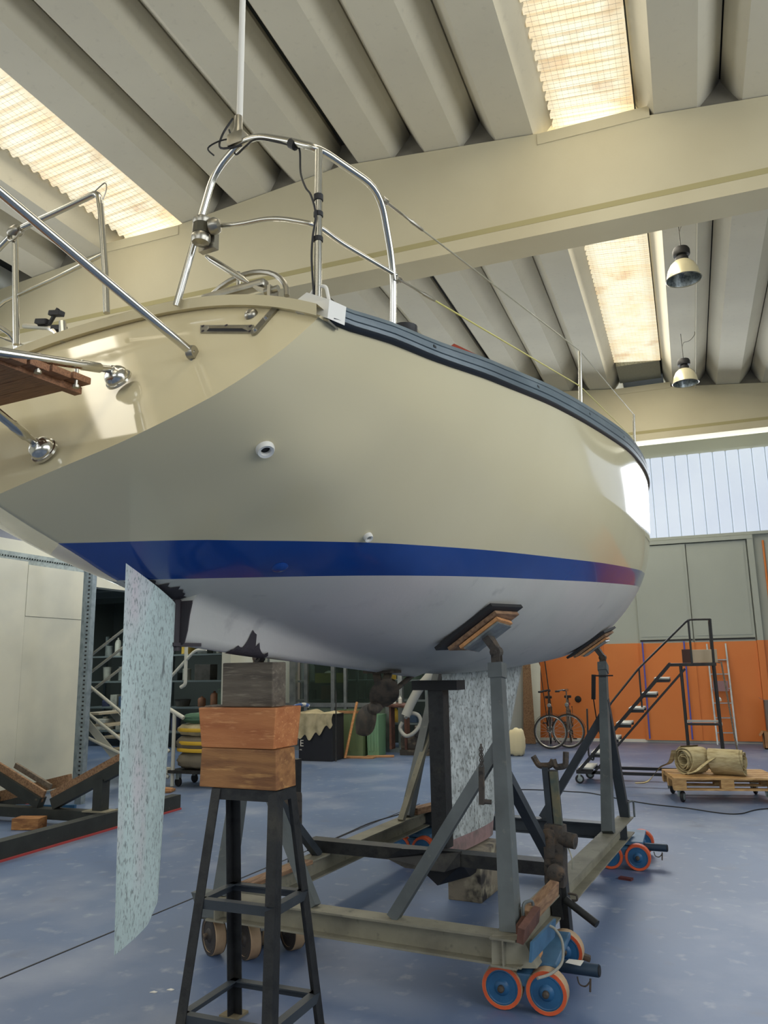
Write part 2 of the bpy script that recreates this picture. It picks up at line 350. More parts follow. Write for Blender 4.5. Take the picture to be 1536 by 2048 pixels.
# ------------------------------------------------------------------ roof: trough slabs between gable beams
ceiling = thing('ceiling', (-3.29, 4, 7.0), None, None, kind='structure')
BAYS = ((YB, -.85), (-.85, 7.65), (7.65, 16.15), (16.15, YF))
proto = {}
ROOF_T = []
for bi, (y0, y1) in enumerate(BAYS):
    for k in range(-13, 13):
        cx = -3.29+.4+.8*k if True else 0
        if cx-.4 < XL-.2 or cx+.4 > XR+.2: continue
        if any(abs(cx-sx) < .1 for sx in SKY_X): continue
        z = roof_z(cx); tilt = math.atan(.1)*(1 if cx > -3.29 else -1)
        key = bi
        if key not in proto:
            prof = [(-.394, .27), (-.36, .215), (-.2, .0), (.2, .0), (.36, .215), (.394, .27), (.394, .34), (-.394, .34)]
            mb = MB(); mb.v = []; mb.add([(x, 0, zz) for x, zz in prof]+[(x, y1-y0, zz) for x, zz in prof],
                [tuple(range(8)), tuple(range(15, 7, -1))]+[(i, i+8, (i+1) % 8+8, (i+1) % 8) for i in range(8)])
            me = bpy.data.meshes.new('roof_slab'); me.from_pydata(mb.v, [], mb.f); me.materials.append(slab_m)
            bm = bmesh.new(); bm.from_mesh(me); bmesh.ops.recalc_face_normals(bm, faces=bm.faces[:]); bm.to_mesh(me); bm.free()
            proto[key] = me
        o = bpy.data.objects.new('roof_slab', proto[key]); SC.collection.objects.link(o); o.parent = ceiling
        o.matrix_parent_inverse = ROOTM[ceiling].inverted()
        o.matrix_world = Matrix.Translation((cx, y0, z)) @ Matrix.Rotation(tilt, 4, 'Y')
MB().add([(XL-.3, YB-.3, roof_z(XL)+.34), (-3.29, YB-.3, 7.34+.34), (XR+.3, YB-.3, roof_z(XR)+.34), (XL-.3, YF+.3, roof_z(XL)+.34), (-3.29, YF+.3, 7.34+.34), (XR+.3, YF+.3, roof_z(XR)+.34),
          (XL-.3, YB-.3, roof_z(XL)+.6), (-3.29, YB-.3, 7.34+.6), (XR+.3, YB-.3, roof_z(XR)+.6), (XL-.3, YF+.3, roof_z(XL)+.6), (-3.29, YF+.3, 7.34+.6), (XR+.3, YF+.3, roof_z(XR)+.6)],
         [(0,1,4,3),(1,2,5,4),(6,9,10,7),(7,10,11,8),(0,6,7,1),(1,7,8,2),(3,4,10,9),(4,5,11,10),(0,3,9,6),(2,8,11,5)]).build('roof_deck', dark_m, ceiling)
# rooflights: corrugated translucent sheets with a wire safety mesh
for sx in SKY_X:
    for bi, (y0, y1) in enumerate(BAYS[:3]):
        z = roof_z(sx)+.22; n = int((y1-y0-1.0)/.0183); rows = []
        sl = .1*(-1 if sx > -3.29 else 1)
        ya = y0+(.27 if bi else .02); yb = y1+.25 if bi < 2 else y1-1.1
        n = int((yb-ya)/.0183)
        rl = thing('rooflight', (sx, round((ya+yb)/2/.146)*.146, z), None, None, kind='structure')
        rl.name = 'window_rooflight'
        for i in range(n+1):
            y = ya+(yb-ya)*i/n; w = .026*math.cos(2*math.pi*(y)/.146)
            rows.append([(sx-.42, y, z+w-sl*.42), (sx+.42, y, z+w+sl*.42)])
        mb = MB().grid(rows); mb.grid([[(p[0], p[1], p[2]+.006) for p in r] for r in rows])
        mb.build('corrugated_sheet', sky_m, rl, smooth=True, sharp=80)
        if bi > 0:
            mb = MB()
            for j in range(13): x = sx-.36+.06*j; mb.bar((x, ya, z-.05+sl*(x-sx)), (x, yb, z-.05+sl*(x-sx)), .0016, .0016)
            for j in range(int((yb-ya)/.06)): y = ya+.06*j; mb.bar((sx-.4, y, z-.047-sl*.4), (sx+.4, y, z-.047+sl*.4), .0016, .0016)
            mb.build('wire_mesh', galv, rl, kind='stuff')
        if bi == 2:
            MB().b2((sx-.4, yb, z-.04), (sx+.4, y1-.1, z+.06)).build('end_panel', mat('grey_mesh_panel', (170, 168, 150), .8, var=[((140, 138, 122), 40, .4, .6)], stretch=(1, 30, 1)) if 'grey_mesh_panel' not in MATS else MATS['grey_mesh_panel'], rl)
# gable beams
def gable_beam(i, yc):
    b = thing('trim_beam', (-3.29, yc, 5.95), None, None, kind='structure')
    prof = [(-.2, 5.95), (.2, 5.95), (.2, 6.09), (.17, 6.12), (.2, 6.15), (.2, 6.24), (-.2, 6.24), (-.2, 6.15), (-.17, 6.12), (-.2, 6.09)]
    m = MB(); m.prism([(XL, yc+y, z) for y, z in prof], (XR-XL, 0, 0)); m.build('bottom_flange', beam_m, b)
    # coloured groove line
    MB().b2((XL, yc-.203, 6.09), (XR, yc-.18, 6.15)).build('groove', groove_m, b)
    top = lambda x: roof_z(x)-.01
    for x0, x1 in ((XL, -3.29), (-3.29, XR)):
        MB().prism([(x0, yc-.2, 6.24), (x1, yc-.2, 6.24), (x1, yc-.2, top(x1)), (x0, yc-.2, top(x0))], (0, .4, 0)).build('web', beam_m, b)
    # closing blocks in the troughs over the beam
    return b
for i, yc in enumerate((-.85, 7.65, 16.15)): gable_beam(i, yc)
# troughs closed over each beam
for yc in (7.65, 16.15):
    mb = MB()
    for k in range(-12, 13):
        cx = -3.29+.8*k
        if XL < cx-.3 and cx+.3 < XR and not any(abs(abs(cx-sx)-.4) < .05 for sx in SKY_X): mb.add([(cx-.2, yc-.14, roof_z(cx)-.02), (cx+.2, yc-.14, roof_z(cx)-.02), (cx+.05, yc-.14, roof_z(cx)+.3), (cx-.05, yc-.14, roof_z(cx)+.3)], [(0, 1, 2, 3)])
    mb.build('trough_stop', stop_m, ceiling)
    for sx in SKY_X:
        MB().b2((sx-.56, yc-.212, roof_z(sx)-.09), (sx+.56, yc+.2, roof_z(sx)+.035)).build('rooflight_curb', beam_m, ceiling)
# ------------------------------------------------------------------ the yacht (coordinates: x starboard, y forward, z up, in the boat's own frame)
BOAT = Matrix.Translation((-1.65, 5.74, 0)) @ Matrix.Rotation(R(-5.6), 4, 'Z')
FRAME = BOAT
gel_c = (214, 203, 168)
def hull_material():
    m = mat('cream_gelcoat', gel_c, .07, var=[((206, 194, 158), .6, .4, .7)])
    return m
gel = hull_material()
stripe_m = mat('blue_boot_stripe', (12, 66, 142), .14, coat=.3, var=[((10, 54, 124), 1.2, .4, .7)])
primer = mat('light_grey_primer', (200, 197, 188), .55, var=[((184, 182, 174), 1.1, .4, .7), ((150, 148, 144), 6, .64, .82, 9), ((206, 196, 190), .5, .5, .7)], bump=(45, .06))
chrome = mat('stainless_steel', (200, 198, 190), .2, 1.0)
chrome_d = mat('dull_stainless', (168, 164, 152), .32, .9, var=[((140, 136, 124), 14, .45, .8)])
rail_m = mat('slate_toe_rail', (92, 106, 114), .45, var=[((122, 134, 140), 9, .5, .75, 8), ((76, 88, 96), 3, .5, .7)], stretch=(1, .25, 1))
railk_m = mat('dark_rubbing_strip', (30, 36, 42), .5)
white_gl = mat('white_casting', (216, 214, 206), .35)
rudder_m = mat('scraped_rudder_paint', (190, 206, 202), .6, var=[((172, 188, 184), 5, .4, .65, 8), ((204, 190, 194), 1.8, .56, .68), ((140, 150, 148), 120, .55, .63, 14), ((120, 128, 126), 75, .62, .68, 14), ((112, 120, 120), 9, .69, .74, 14)], stretch=(1, 1, .4), bump=(60, .15))
keel_m = mat('scraped_keel_paint', (172, 178, 176), .75, var=[((196, 202, 200), 7, .45, .6, 10), ((136, 140, 136), 30, .5, .64, 14), ((100, 102, 98), 44, .59, .66, 14), ((118, 108, 96), 1.6, .6, .78)], stretch=(1, 1, .75), bump=(30, .5))
smear_m = mat('dark_primer_smear', (52, 46, 50), .7)
teak = mat('teak_slats', (150, 104, 70), .6, var=[((118, 80, 54), 14, .4, .65, 8)], stretch=(1, 12, 12), bump=(40, .15))
boat = thing('sailboat', (0, 0, 0), 'cream sailing yacht with blue boot stripe and white primed bottom propped on a cradle', 'sailboat')

# offsets: station -> (keel, a, b, c, d, sheer) as (half breadth, height)
ST = [(-4.05, [(0, 2.235), (.26, 2.35), (.5, 2.45), (.74, 2.60), (.88, 2.74), (.97, 2.86)]),
      (-3.85, [(0, 2.15), (.26, 2.245), (.5, 2.335), (.76, 2.48), (.91, 2.63), (.985, 2.74)]),
      (-3.6, [(0, 2.06), (.25, 2.145), (.5, 2.24), (.79, 2.375), (.96, 2.545), (1.05, 2.70)]),
      (-3.3, [(0, 1.955), (.24, 2.03), (.48, 2.13), (.81, 2.30), (1.0, 2.53), (1.118, 2.731)]),
      (-3.05, [(0, 1.92), (.28, 1.99), (.56, 2.105), (.83, 2.28), (1.05, 2.53), (1.16, 2.752)]),
      (-2.6, [(0, 1.85), (.34, 1.905), (.66, 2.04), (.88, 2.22), (1.11, 2.52), (1.244, 2.80)]),
      (-1.8, [(0, 1.70), (.42, 1.765), (.78, 1.965), (.99, 2.20), (1.19, 2.55), (1.298, 2.915)]),
      (-1.0, [(0, 1.61), (.46, 1.70), (.82, 1.915), (1.055, 2.20), (1.262, 2.58), (1.318, 3.02)]),
      (0, [(0, 1.575), (.47, 1.67), (.86, 1.90), (1.13, 2.22), (1.305, 2.62), (1.327, 3.14)]),
      (1.0, [(0, 1.59), (.45, 1.685), (.835, 1.905), (1.15, 2.26), (1.274, 2.66), (1.288, 3.252)]),
      (2.0, [(0, 1.64), (.42, 1.73), (.77, 1.945), (1.06, 2.30), (1.186, 2.7), (1.213, 3.335)]),
      (3.0, [(0, 1.78), (.32, 1.89), (.58, 2.10), (.83, 2.42), (.96, 2.8), (1.06, 3.40)]),
      (4.0, [(0, 2.06), (.15, 2.2), (.30, 2.42), (.46, 2.7), (.58, 3.0), (.74, 3.455)]),
      (4.7, [(0, 2.5), (.05, 2.6), (.11, 2.78), (.18, 3.0), (.25, 3.2), (.33, 3.49)]),
      (5.15, [(0, 3.2), (.004, 3.25), (.008, 3.3), (.012, 3.38), (.016, 3.44), (.02, 3.52)])]
_ax = [s_[0] for s_ in ST]
PX = [Pchip(_ax, [s_[1][i][0] for s_ in ST]) for i in range(6)]
PZ = [Pchip(_ax, [s_[1][i][1] for s_ in ST]) for i in range(6)]
def section(a, n=34):
    P = [Vector((PX[i](a), PZ[i](a), 0)) for i in range(6)]
    ext = [P[0]*2-P[1]]+P
    out = []
    cu = curve(ext, 12)[12:]
    # resample: dense near the centreline
    L = [0]
    for i in range(1, len(cu)): L.append(L[-1]+(cu[i]-cu[i-1]).length)
    for k in range(n+1):
        t = (k/n)**1.25*L[-1]; i = 0
        while i < len(L)-2 and L[i+1] < t: i += 1
        u = (t-L[i])/max(L[i+1]-L[i], 1e-9); p = cu[i].lerp(cu[i+1], min(max(u, 0), 1)); out.append((max(p.x, 0), p.y))
    return out
def skeg_depth(a):
    if a < -3.05 or a > -.7: return 0.0
    bottom = Pchip([-3.06, -2.55, -1.36, -.7], [1.744, 1.70, 1.613, 1.56])(a)
    return max(0, PZ[0](a)-bottom)
AS = [-4.05+.05*i for i in range(20)]+[-3.0502, -3.05]+[-3.0+.08*i for i in range(int(8.15/.08)+1)]
AS = sorted(set(round(a, 4) for a in AS if a <= 5.15))+[5.15]
rows_p = []
for a in AS:
    sec = section(a); d = skeg_depth(a) if a > -3.0501 else 0
    half = []
    for x, z in sec:
        if d: z -= d*math.exp(-(x/(.062+.03*min(1, max(0, (a+3.05)/1.2))))**4)
        half.append((x, z))
    rows_p.append([(-x, a, z) for x, z in reversed(half)]+[(x, a, z) for x, z in half[1:]])
mb = MB(); mb.grid(rows_p)
mb.f.append(tuple((len(AS)-1)*len(rows_p[0])+j for j in range(len(rows_p[0])))); mb.mi.append(0)
hull = mb.build('hull', [gel, stripe_m, primer], boat)
# raked transom cut and waterline cuts, all in hull-local (= boat) coordinates
TR = .6; Y0 = -3.575
WL = (2.187, .062)
bm = bmesh.new(); bm.from_mesh(hull.data)
nT = Vector((0, 1, -TR)).normalized()
bmesh.ops.bisect_plane(bm, geom=bm.verts[:]+bm.edges[:]+bm.faces[:], plane_co=(0, Y0, 2.8), plane_no=nT, clear_inner=True)
edge = [v for v in bm.verts if abs((v.co-Vector((0, Y0, 2.8))).dot(nT)) < 1e-4]
tr_pts = sorted([v.co.copy() for v in edge], key=lambda c: c.x)
for z0 in (WL[0], WL[0]+.122):
    bmesh.ops.bisect_plane(bm, geom=bm.verts[:]+bm.edges[:]+bm.faces[:], plane_co=(0, 0, z0), plane_no=Vector((0, -WL[1], 1)).normalized())
for f in bm.faces:
    c = f.calc_center_median(); h = c.z-WL[1]*c.y-WL[0]
    f.material_index = 2 if h < 0 else (1 if h < .122 else 0); f.smooth = True
bm.to_mesh(hull.data); bm.free()
hull.data.set_sharp_from_angle(angle=R(50))
# transom: cambered top edge, slightly bulging face
xm = tr_pts[-1].x; zq = tr_pts[-1].z
def t_top(x): return zq+.25*(1-abs(x/xm)**2.4)
def t_y(z): return Y0+TR*(z-2.8)
rows = []
m_ = 12
for p in tr_pts:
    zt = t_top(p.x); r = []
    for k in range(m_+1):
        u = k/m_; z = p.z+(zt-p.z)*u; bul = .02*(1-(p.x/xm)**2)*4*u*(1-u)*.5
        r.append((p.x, t_y(z)-bul*(1 if 0 < u < 1 else 0), z))
    rows.append(r)
mb = MB(); mb.grid(rows); mb.build('transom', gel, boat, smooth=True)
# cap along the transom edge
pts = [(p.x*1.005, t_y(t_top(p.x))-.012, t_top(p.x)+.006) for p in tr_pts[::2]]
mb = MB()
prof = [(-.02, -.02), (.05, -.02), (.055, .014), (-.02, .018)]
mb.grid([[(x, y+u, z+w) for u, w in prof+prof[:1]] for x, y, z in pts]); mb.build('transom_cap', gel, boat, smooth=True, sharp=30)
# deck
rows = []
for a in [-3.42+i*.2 for i in range(44)]:
    if a > 5.1: break
    b, z = PX[5](a), PZ[5](a)
    rows.append([(b*u, a, z+.0+.10*(1-u*u)*min(1, b)) for u in (-1, -.75, -.5, -.25, 0, .25, .5, .75, 1)])
MB().grid(rows).build('deck', mat('deck_grey_cream', (206, 202, 188), .6, var=[((190, 186, 172), 8, .4, .6)]), boat, smooth=True)
# closing strip between the deck's aft edge and the transom top
rows = [[(p.x, t_y(t_top(p.x)), t_top(p.x)) for p in tr_pts], [(p.x, t_y(zq)+.2, zq+.12*(1-(p.x/xm)**2)) for p in tr_pts]]
MB().grid(rows).build('afterdeck', gel, boat, smooth=True)
# toe rail (both sides): lower rubbing strip, face with two grooves, inner face
def rail_h(a): return Pchip([-3.6, -2.5, -1, .5, 2, 5.15], [.058, .078, .108, .128, .135, .12])(a)
for sg in (1, -1):
    rows = []; rows2 = []
    for i in range(90):
        a = -3.6+8.73*i/89; b, z, h = PX[5](a), PZ[5](a), rail_h(a)
        o = .016
        pr = [(.0, -.004), (o, .0), (o+.002, .25*h), (o-.006, .28*h), (o-.006, .32*h), (o, .35*h), (o, .66*h), (o-.006, .69*h), (o-.006, .73*h), (o-.002, .76*h), (o-.008, h), (-.03, h), (-.032, .0)]
        rows.append([(sg*(b+u), a, z+w) for u, w in pr])
        rows2.append([(sg*(b+u), a, z+w) for u, w in ((-.004, -.012), (.013, -.009), (.019, .001), (.012, .007))])
    tr = MB().grid(rows).build('toe_rail', rail_m, boat, smooth=True, sharp=25)
    MB().grid(rows2).build('rubbing_strip', railk_m, tr, smooth=True, sharp=60)
    for a in (-3.05, -2.1, -1.1, 0.0, 1.1, 2.2):
        b, z, h = PX[5](a), PZ[5](a), rail_h(a)
        MB().bev((sg*(b+.0145), a, z+h*.52), (.006, .030, .010), .002).build('scupper_slot', railk_m, tr)
# ------------------------------------------------------------------ rudder, keel, running gear
def foil(stations, name, m, parent, n=14):
    """stations: (leading point, trailing point, thickness) joined into a symmetric foil"""
    rows = []
    for le, te, th in stations:
        le, te = Vector(le), Vector(te); r = []
        prof = [(u, th/2*2.6*(math.sqrt(u)-u)*(1 if u < 1 else 0)+.004*(1-abs(2*u-1))) for u in [(i/n)**1.6 for i in range(n+1)]]
        for u, t in prof: r.append(le.lerp(te, u)+Vector((t, 0, 0)))
        for u, t in reversed(prof[1:-1]): r.append(le.lerp(te, u)+Vector((-t, 0, 0)))
        rows.append(r+[r[0]])
    mb = MB().grid(rows); k = len(rows[0]); mb.f += [tuple(range(k-1)), tuple((len(rows)-1)*k+i for i in range(k-1))]; mb.mi += [0, 0]
    return mb.build(name, m, parent, smooth=True, sharp=35)
# the helm is over, so the blade's trailing edge swings out to starboard
rud = foil([((0, -3.066, 1.905), (.16, -3.505, 2.018), .05), ((0, -3.068, 1.75), (.16, -3.503, 1.84), .05), ((.002, -3.075, 1.55), (.16, -3.5, 1.60), .048),
            ((.01, -3.10, 1.2), (.16, -3.49, 1.2), .045), ((.02, -3.13, .80), (.16, -3.48, .79), .036), ((.05, -3.205, .752), (.16, -3.478, .739), .026)], 'rudder', rudder_m, boat)
MB().cyl((0, -3.058, 1.72), (0, -3.058, 1.95), .022, 12).prism([(-.042, -3.054, 1.745), (.042, -3.054, 1.745), (.058, -3.054, 1.80), (.066, -3.054, 1.86), (.08, -3.054, 1.92), (-.08, -3.054, 1.92), (-.066, -3.054, 1.86), (-.058, -3.054, 1.80)], (0, .006, 0)).build('rudder_stock', smear_m, boat)
MB().b2((-.03, -3.10, 1.738), (.03, -2.93, 1.752)).build('heel_fitting', smear_m, boat)
kl = foil([((0, 1.66, 1.68), (0, -.27, 1.62), .2), ((0, 1.58, 1.55), (0, -.26, 1.55), .19), ((0, 1.1, 1.0), (0, -.25, 1.0), .17), ((0, .66, .445), (0, -.24, .445), .15)], 'keel', keel_m, boat, 16)
foil([((0, .66, .445), (0, -.24, .445), .155), ((0, .63, .345), (0, -.24, .345), .155)], 'keel_sole', mat('rusty_primer', (150, 122, 120), .75, var=[((118, 104, 100), 9, .45, .65, 8)], bump=(30, .3)), kl, 16)
bronze = mat('dirty_bronze', (92, 82, 70), .55, .5, var=[((62, 58, 52), 16, .4, .65)])
pr = thing('propeller', (0, -1.30, 1.41), None, None, rz=0); pr.parent = boat; pr.matrix_parent_inverse = Matrix(); pr.location = (0, -1.30, 1.41); pr.rotation_euler = (0, 0, 0)
ax = Vector((0, -.96, -.28)).normalized()
MB().lathe([(.0, -.02), (.035, 0), (.042, .04), (.036, .1), (.018, .12)], (0, -1.34, 1.395), -ax, 14).build('hub', bronze, pr, smooth=True)
for k, ang in enumerate((132, -48)):
    mb = MB(); rows = []
    e1 = ax.cross(Vector((0, 0, 1))).normalized(); e2 = e1.cross(ax).normalized()
    d = e1*math.cos(R(ang))+e2*math.sin(R(ang)); t = ax.cross(d)
    for i in range(9):
        u = i/8; rr = .02+.20*u; w = .085*math.sin(math.pi*min(1, .12+u*.86))**.6
        tw = R(34-16*u); cdir = t*math.cos(tw)+ax*math.sin(tw); nrm = d.cross(cdir)
        c = Vector((0, -1.30, 1.405))+d*rr
        rows.append([c-cdir*w, c-cdir*w*.5+nrm*.008, c+nrm*.012, c+cdir*w*.5+nrm*.008, c+cdir*w, c+cdir*w*.5-nrm*.006, c-nrm*.008, c-cdir*w*.5-nrm*.006, c-cdir*w])
    mb.grid(rows); mb.build('blade', bronze, pr, smooth=True)
MB().cyl((0, -1.32, 1.40), (0, -.70, 1.60), .017, 12).lathe([(.034, 0), (.034, .12)], (0, -1.27, 1.417), (0, .95, .3), 14).build('propeller_shaft', bronze, boat, smooth=True)
MB().bar((.0, -1.22, 1.43), (.05, -1.21, 1.62), .05, .016, (0, 1, 0)).bar((0, -1.2, 1.43), (-.05, -1.19, 1.62), .05, .016, (0, 1, 0)).b2((-.09, -1.28, 1.60), (.09, -1.12, 1.616)).build('shaft_bracket', bronze, boat)
# ------------------------------------------------------------------ skin fittings on the quarter
def skin_fitting(p, n, r, rin, m=white_gl):
    n = Vector(n).normalized(); o = MB().lathe([(rin, -.02), (rin, .012), (rin*1.1, .016), (r*.86, .018), (r, .008), (r, -.01)], p, n, 20)
    f = o.build('skin_fitting', m, boat, smooth=True, label='white skin fitting')
    MB().lathe([(0, .002), (rin, .002), (rin, -.004)], p, n, 16).build('drain_hole', black_m, f)
skin_fitting((.772, -3.538, 2.342), (.49, -.29, -.82), .031, .016)
skin_fitting((.756, -2.806, 2.158), (.57, -.23, -.79), .020, .009)
MB().lathe([(.0, .012), (.02, .010), (.034, .002), (.034, -.01)], (.452, -2.976, 2.036), (.38, -.23, -.9), 16).build('exhaust_flap', stripe_m, boat, smooth=True)
# dark smears where the old pads and primer were, raised by a paint film
def hull_pt(a, s):
    sec = section(a); 
    for (x0, z0), (x1, z1) in zip(sec, sec[1:]):
        if x1 >= s: 
            t = (s-x0)/max(x1-x0, 1e-9); d = skeg_depth(a); z = z0+(z1-z0)*t
            return Vector((s, a, z-(d*math.exp(-(s/(.062+.03*min(1, max(0, (a+3.05)/1.2))))**4) if d else 0)))
    return Vector((sec[-1][0], a, sec[-1][1]))
def hull_n(a, s):
    u = hull_pt(a+.03, s)-hull_pt(a-.03, s); v = hull_pt(a, s+.03)-hull_pt(a, max(s-.03, 0))
    n = u.cross(v).normalized(); return n if n.z < 0 else -n
def smear(name, pts, off=.002):
    mb = MB(); P = [hull_pt(a, s)+hull_n(a, s)*off for a, s in pts]
    c = sum(P, Vector())/len(P); ac = sum(p[0] for p in pts)/len(pts); sc = sum(p[1] for p in pts)/len(pts)
    c = hull_pt(ac, sc)+hull_n(ac, sc)*off
    mb.add(P+[c], [(i, (i+1) % len(P), len(P)) for i in range(len(P))])
    return mb.build(name, smear_m, boat)
def smear_grid(name, a0, a1, s0, s1, off, seed):
    random.seed(seed); rows = []
    for i in range(17):
        a = a0+(a1-a0)*i/16; k = .75+.5*random.random(); r = []
        for j in range(7):
            s_ = s0+(s1-s0)*(j/6)*k*(math.sin(math.pi*min(1, max(0, .12+i/16*.8)))**.5); r.append(hull_pt(a, s_)+hull_n(a, s_)*off)
        rows.append(r)
    return MB().grid(rows).build(name, smear_m, boat)
smear_grid('primer_patch', -3.36, -3.06, .01, .10, .003, 3)
smear_grid('primer_patch', -2.74, -2.46, .0, .062, .004, 4)
# ------------------------------------------------------------------ transom fittings
nT2 = Vector((.03, -.83, .56)).normalized()
def tpt(x, z, off=0.0):
    zt = t_top(x); import bisect
    zs_ = [p for p in tr_pts]; zb = min(zs_, key=lambda p: abs(p.x-x)).z; u = max(0, min(1, (z-zb)/max(zt-zb, .01)))
    return Vector((x, t_y(z)-.04*(1-(x/xm)**2)*u*(1-u), z))+nT2*off
def tquad(mb, corners, th):
    P = [tpt(x, z, .001) for x, z in corners]; mb.prism(P, nT2*th)
# louvred vent with a hood
VQ = [(.553, 2.758), (.80, 2.688), (.785, 2.728), (.53, 2.80)]
def vq(u, v, off):
    (x0, z0), (x1, z1), (x2, z2), (x3, z3) = VQ
    x = (x0*(1-u)+x1*u)*(1-v)+(x3*(1-u)+x2*u)*v; z = (z0*(1-u)+z1*u)*(1-v)+(z3*(1-u)+z2*u)*v
    return tpt(x, z, off)
v = MB(); tquad(v, VQ, .004)
T = [vq(.16, .86, .005), vq(.86, .86, .005), vq(.82, .30, .013), vq(.20, .30, .013), vq(.12, .18, .005), vq(.92, .18, .005)]
v.add(T, [(0, 1, 2, 3), (0, 3, 4), (1, 5, 2)])
vent = v.build('vent_hood', chrome_d, boat)
MB().add([vq(.13, .19, .0052), vq(.91, .19, .0052), vq(.82, .30, .0126), vq(.20, .30, .0126)], [(0, 1, 2, 3)]).build('vent_mouth', black_m, vent)
mb = MB()
for u, w in ((.05, .2), (.05, .85), (.5, .93), (.94, .85), (.94, .2)): mb.lathe([(.006, 0), (.006, .002), (.0, .004)], vq(u, w, .004), nT2, 8)
mb.build('screw', smear_m, vent, kind='stuff')
cc = tpt(.744, 2.79, .0)
clam = MB().lathe([(.024, 0), (.023, .008), (.017, .016), (.008, .02), (0, .021)], cc, nT2, 16).build('clamshell_vent', chrome_d, boat, smooth=True)
dn = Vector((0, -.56, -.83)); MB().lathe([(.0, .001), (.011, .001), (.012, 0)], cc+dn*.016+nT2*.009, (dn+nT2*.5), 12).build('vent_mouth', black_m, clam)
# chain plate with two bolts, backstay toggle and turnbuckle
cp = MB(); a0, a1 = tpt(.842, 2.79, .004), tpt(.806, 2.69, .004)
cp.bar(a0, a1, .03, .008, nT2); cp.lathe([(.015, 0), (.015, .008)], a1-nT2*.004, nT2, 12)
chp = cp.build('chain_plate', chrome_d, boat)
for t in (.45, .95): MB().lathe([(.0, .012), (.007, .010), (.009, 0)], a0.lerp(a1, t), nT2, 10).build('bolt', chrome, chp, smooth=True)
tgp = Vector((.77, -3.50, 2.885))
MB().bar(tgp-Vector((0, 0, .05)), tgp+Vector((0, 0, .035)), .012, .05, (0, 1, 0)).cyl(tgp+Vector((-.025, -.01, .02)), tgp+Vector((.03, -.01, .02)), .012, 12).bar(tgp+Vector((-.012, 0, .02)), tgp+Vector((-.07, .0, .05)), .032, .01, (0, 0, 1)).build('stay_toggle', chrome_d, chp)
b0, b1 = tgp+Vector((-.06, 0, .045)), Vector((.495, -3.52, 3.10))
MB().tube([b0, b0.lerp(b1, .2), b0.lerp(b1, .28), b0.lerp(b1, .9), b1], .008, 12, r_list=[.006, .006, .011, .011, .007]).build('turnbuckle', chrome, boat, smooth=True)
# low hatch garage / coaming arch behind the transom cap and the emergency tiller plate
MB().tube(arc((.61, -3.46, 2.90), .19, R(0), R(180), 16, (1, 0, 0), (0, .10, .72)), .010, 8).build('mooring_hoop', chrome_d, boat, smooth=True)
MB().bev((.60, -3.49, 2.95), (.27, .04, .028), .01).build('hatch_edge', chrome_d, boat)
MB().cyl((.60, -3.47, 2.95), (.60, -3.47, 3.035), .007, 10).build('hatch_stay', chrome, boat)
# corner casting with its handle
cas = MB().prism([(.925, -3.625, 2.768), (.94, -3.625, 2.75), (1.06, -3.625, 2.692), (1.064, -3.62, 2.755), (.985, -3.625, 2.795)], (.02, .07, .0)).build('corner_fairlead', white_gl, boat)
MB().prism([(.94, -3.62, 2.748), (1.06, -3.62, 2.69), (1.06, -3.56, 2.685), (.95, -3.56, 2.74)], (0, 0, -.008)).build('fairlead_base', chrome_d, cas)
MB().tube(rounded([(.985, -3.61, 2.785), (1.008, -3.605, 2.818), (1.04, -3.60, 2.815), (1.056, -3.605, 2.75)], .015, 4), .006, 8).build('handle', white_gl, cas, smooth=True)
# ------------------------------------------------------------------ pulpit, stanchions, lifelines
def pipe(name, pts, r, m, parent, rad=.07, n=10):
    return MB().tube(rounded(pts, rad, 6), r, n).build(name, m, parent, smooth=True)
pu = pipe('pushpit', [(1.06, -3.165, 2.84), (1.085, -3.20, 3.05), (1.10, -3.33, 3.285), (1.03, -3.62, 3.285), (.92, -3.60, 3.36), (.76, -3.58, 3.452), (.66, -3.55, 3.482), (.545, -3.55, 3.40), (.39, -3.55, 2.92)], .0125, chrome, boat, .09, 12)
MB().tube([(1.01, -3.60, 2.75), (1.022, -3.612, 3.286)], .0125, 12).build('post', chrome, pu, smooth=True)
pipe('lower_rail', [(1.088, -3.19, 3.03), (1.03, -3.50, 3.02), (1.02, -3.62, 3.02), (.84, -3.60, 3.11), (.66, -3.58, 3.14), (.50, -3.56, 3.2)], .008, chrome, pu, .12)
for z0, z1 in ((2.76, 2.775), (2.97, 2.985), (3.055, 3.07), (3.11, 3.13)):
    t = (z0-2.75)/.536; MB().cyl((1.01+.012*t, -3.60-.012*t, z0), (1.01+.012*t, -3.60-.012*t, z1), .0155, 12).build('tape_band', black_m, pu)
MB().tube(curve([(1.005, -3.612, 2.765), (1.0, -3.62, 2.9), (1.005, -3.622, 2.98), (1.02, -3.628, 3.05), (1.005, -3.632, 3.12), (.98, -3.625, 3.16), (.945, -3.60, 3.24), (.935, -3.59, 3.33), (.92, -3.595, 3.345), (.85, -3.60, 3.385), (.76, -3.595, 3.43), (.70, -3.575, 3.435), (.64, -3.55, 3.44), (.62, -3.545, 3.5), (.60, -3.54, 3.56)], 5), .0035, 6).build('cable', black_m, pu, smooth=True)
MB().cyl((.925, -3.6, 3.345), (.905, -3.6, 3.362), .0165, 12).build('tape_band', black_m, pu)
MB().tube([(.05, -3.55, 2.97), (.03, -3.55, 3.15), (-.015, -3.55, 3.44)], .0125, 12).tube(rounded([(-.015, -3.55, 3.43), (-.03, -3.55, 3.50), (-.27, -3.56, 3.47), (-.47, -3.57, 3.45), (-.95, -3.5, 3.3), (-1.05, -3.1, 3.28), (-1.03, -3.05, 2.84)], .06, 5), .0125, 12).build('pushpit', chrome, boat, smooth=True)
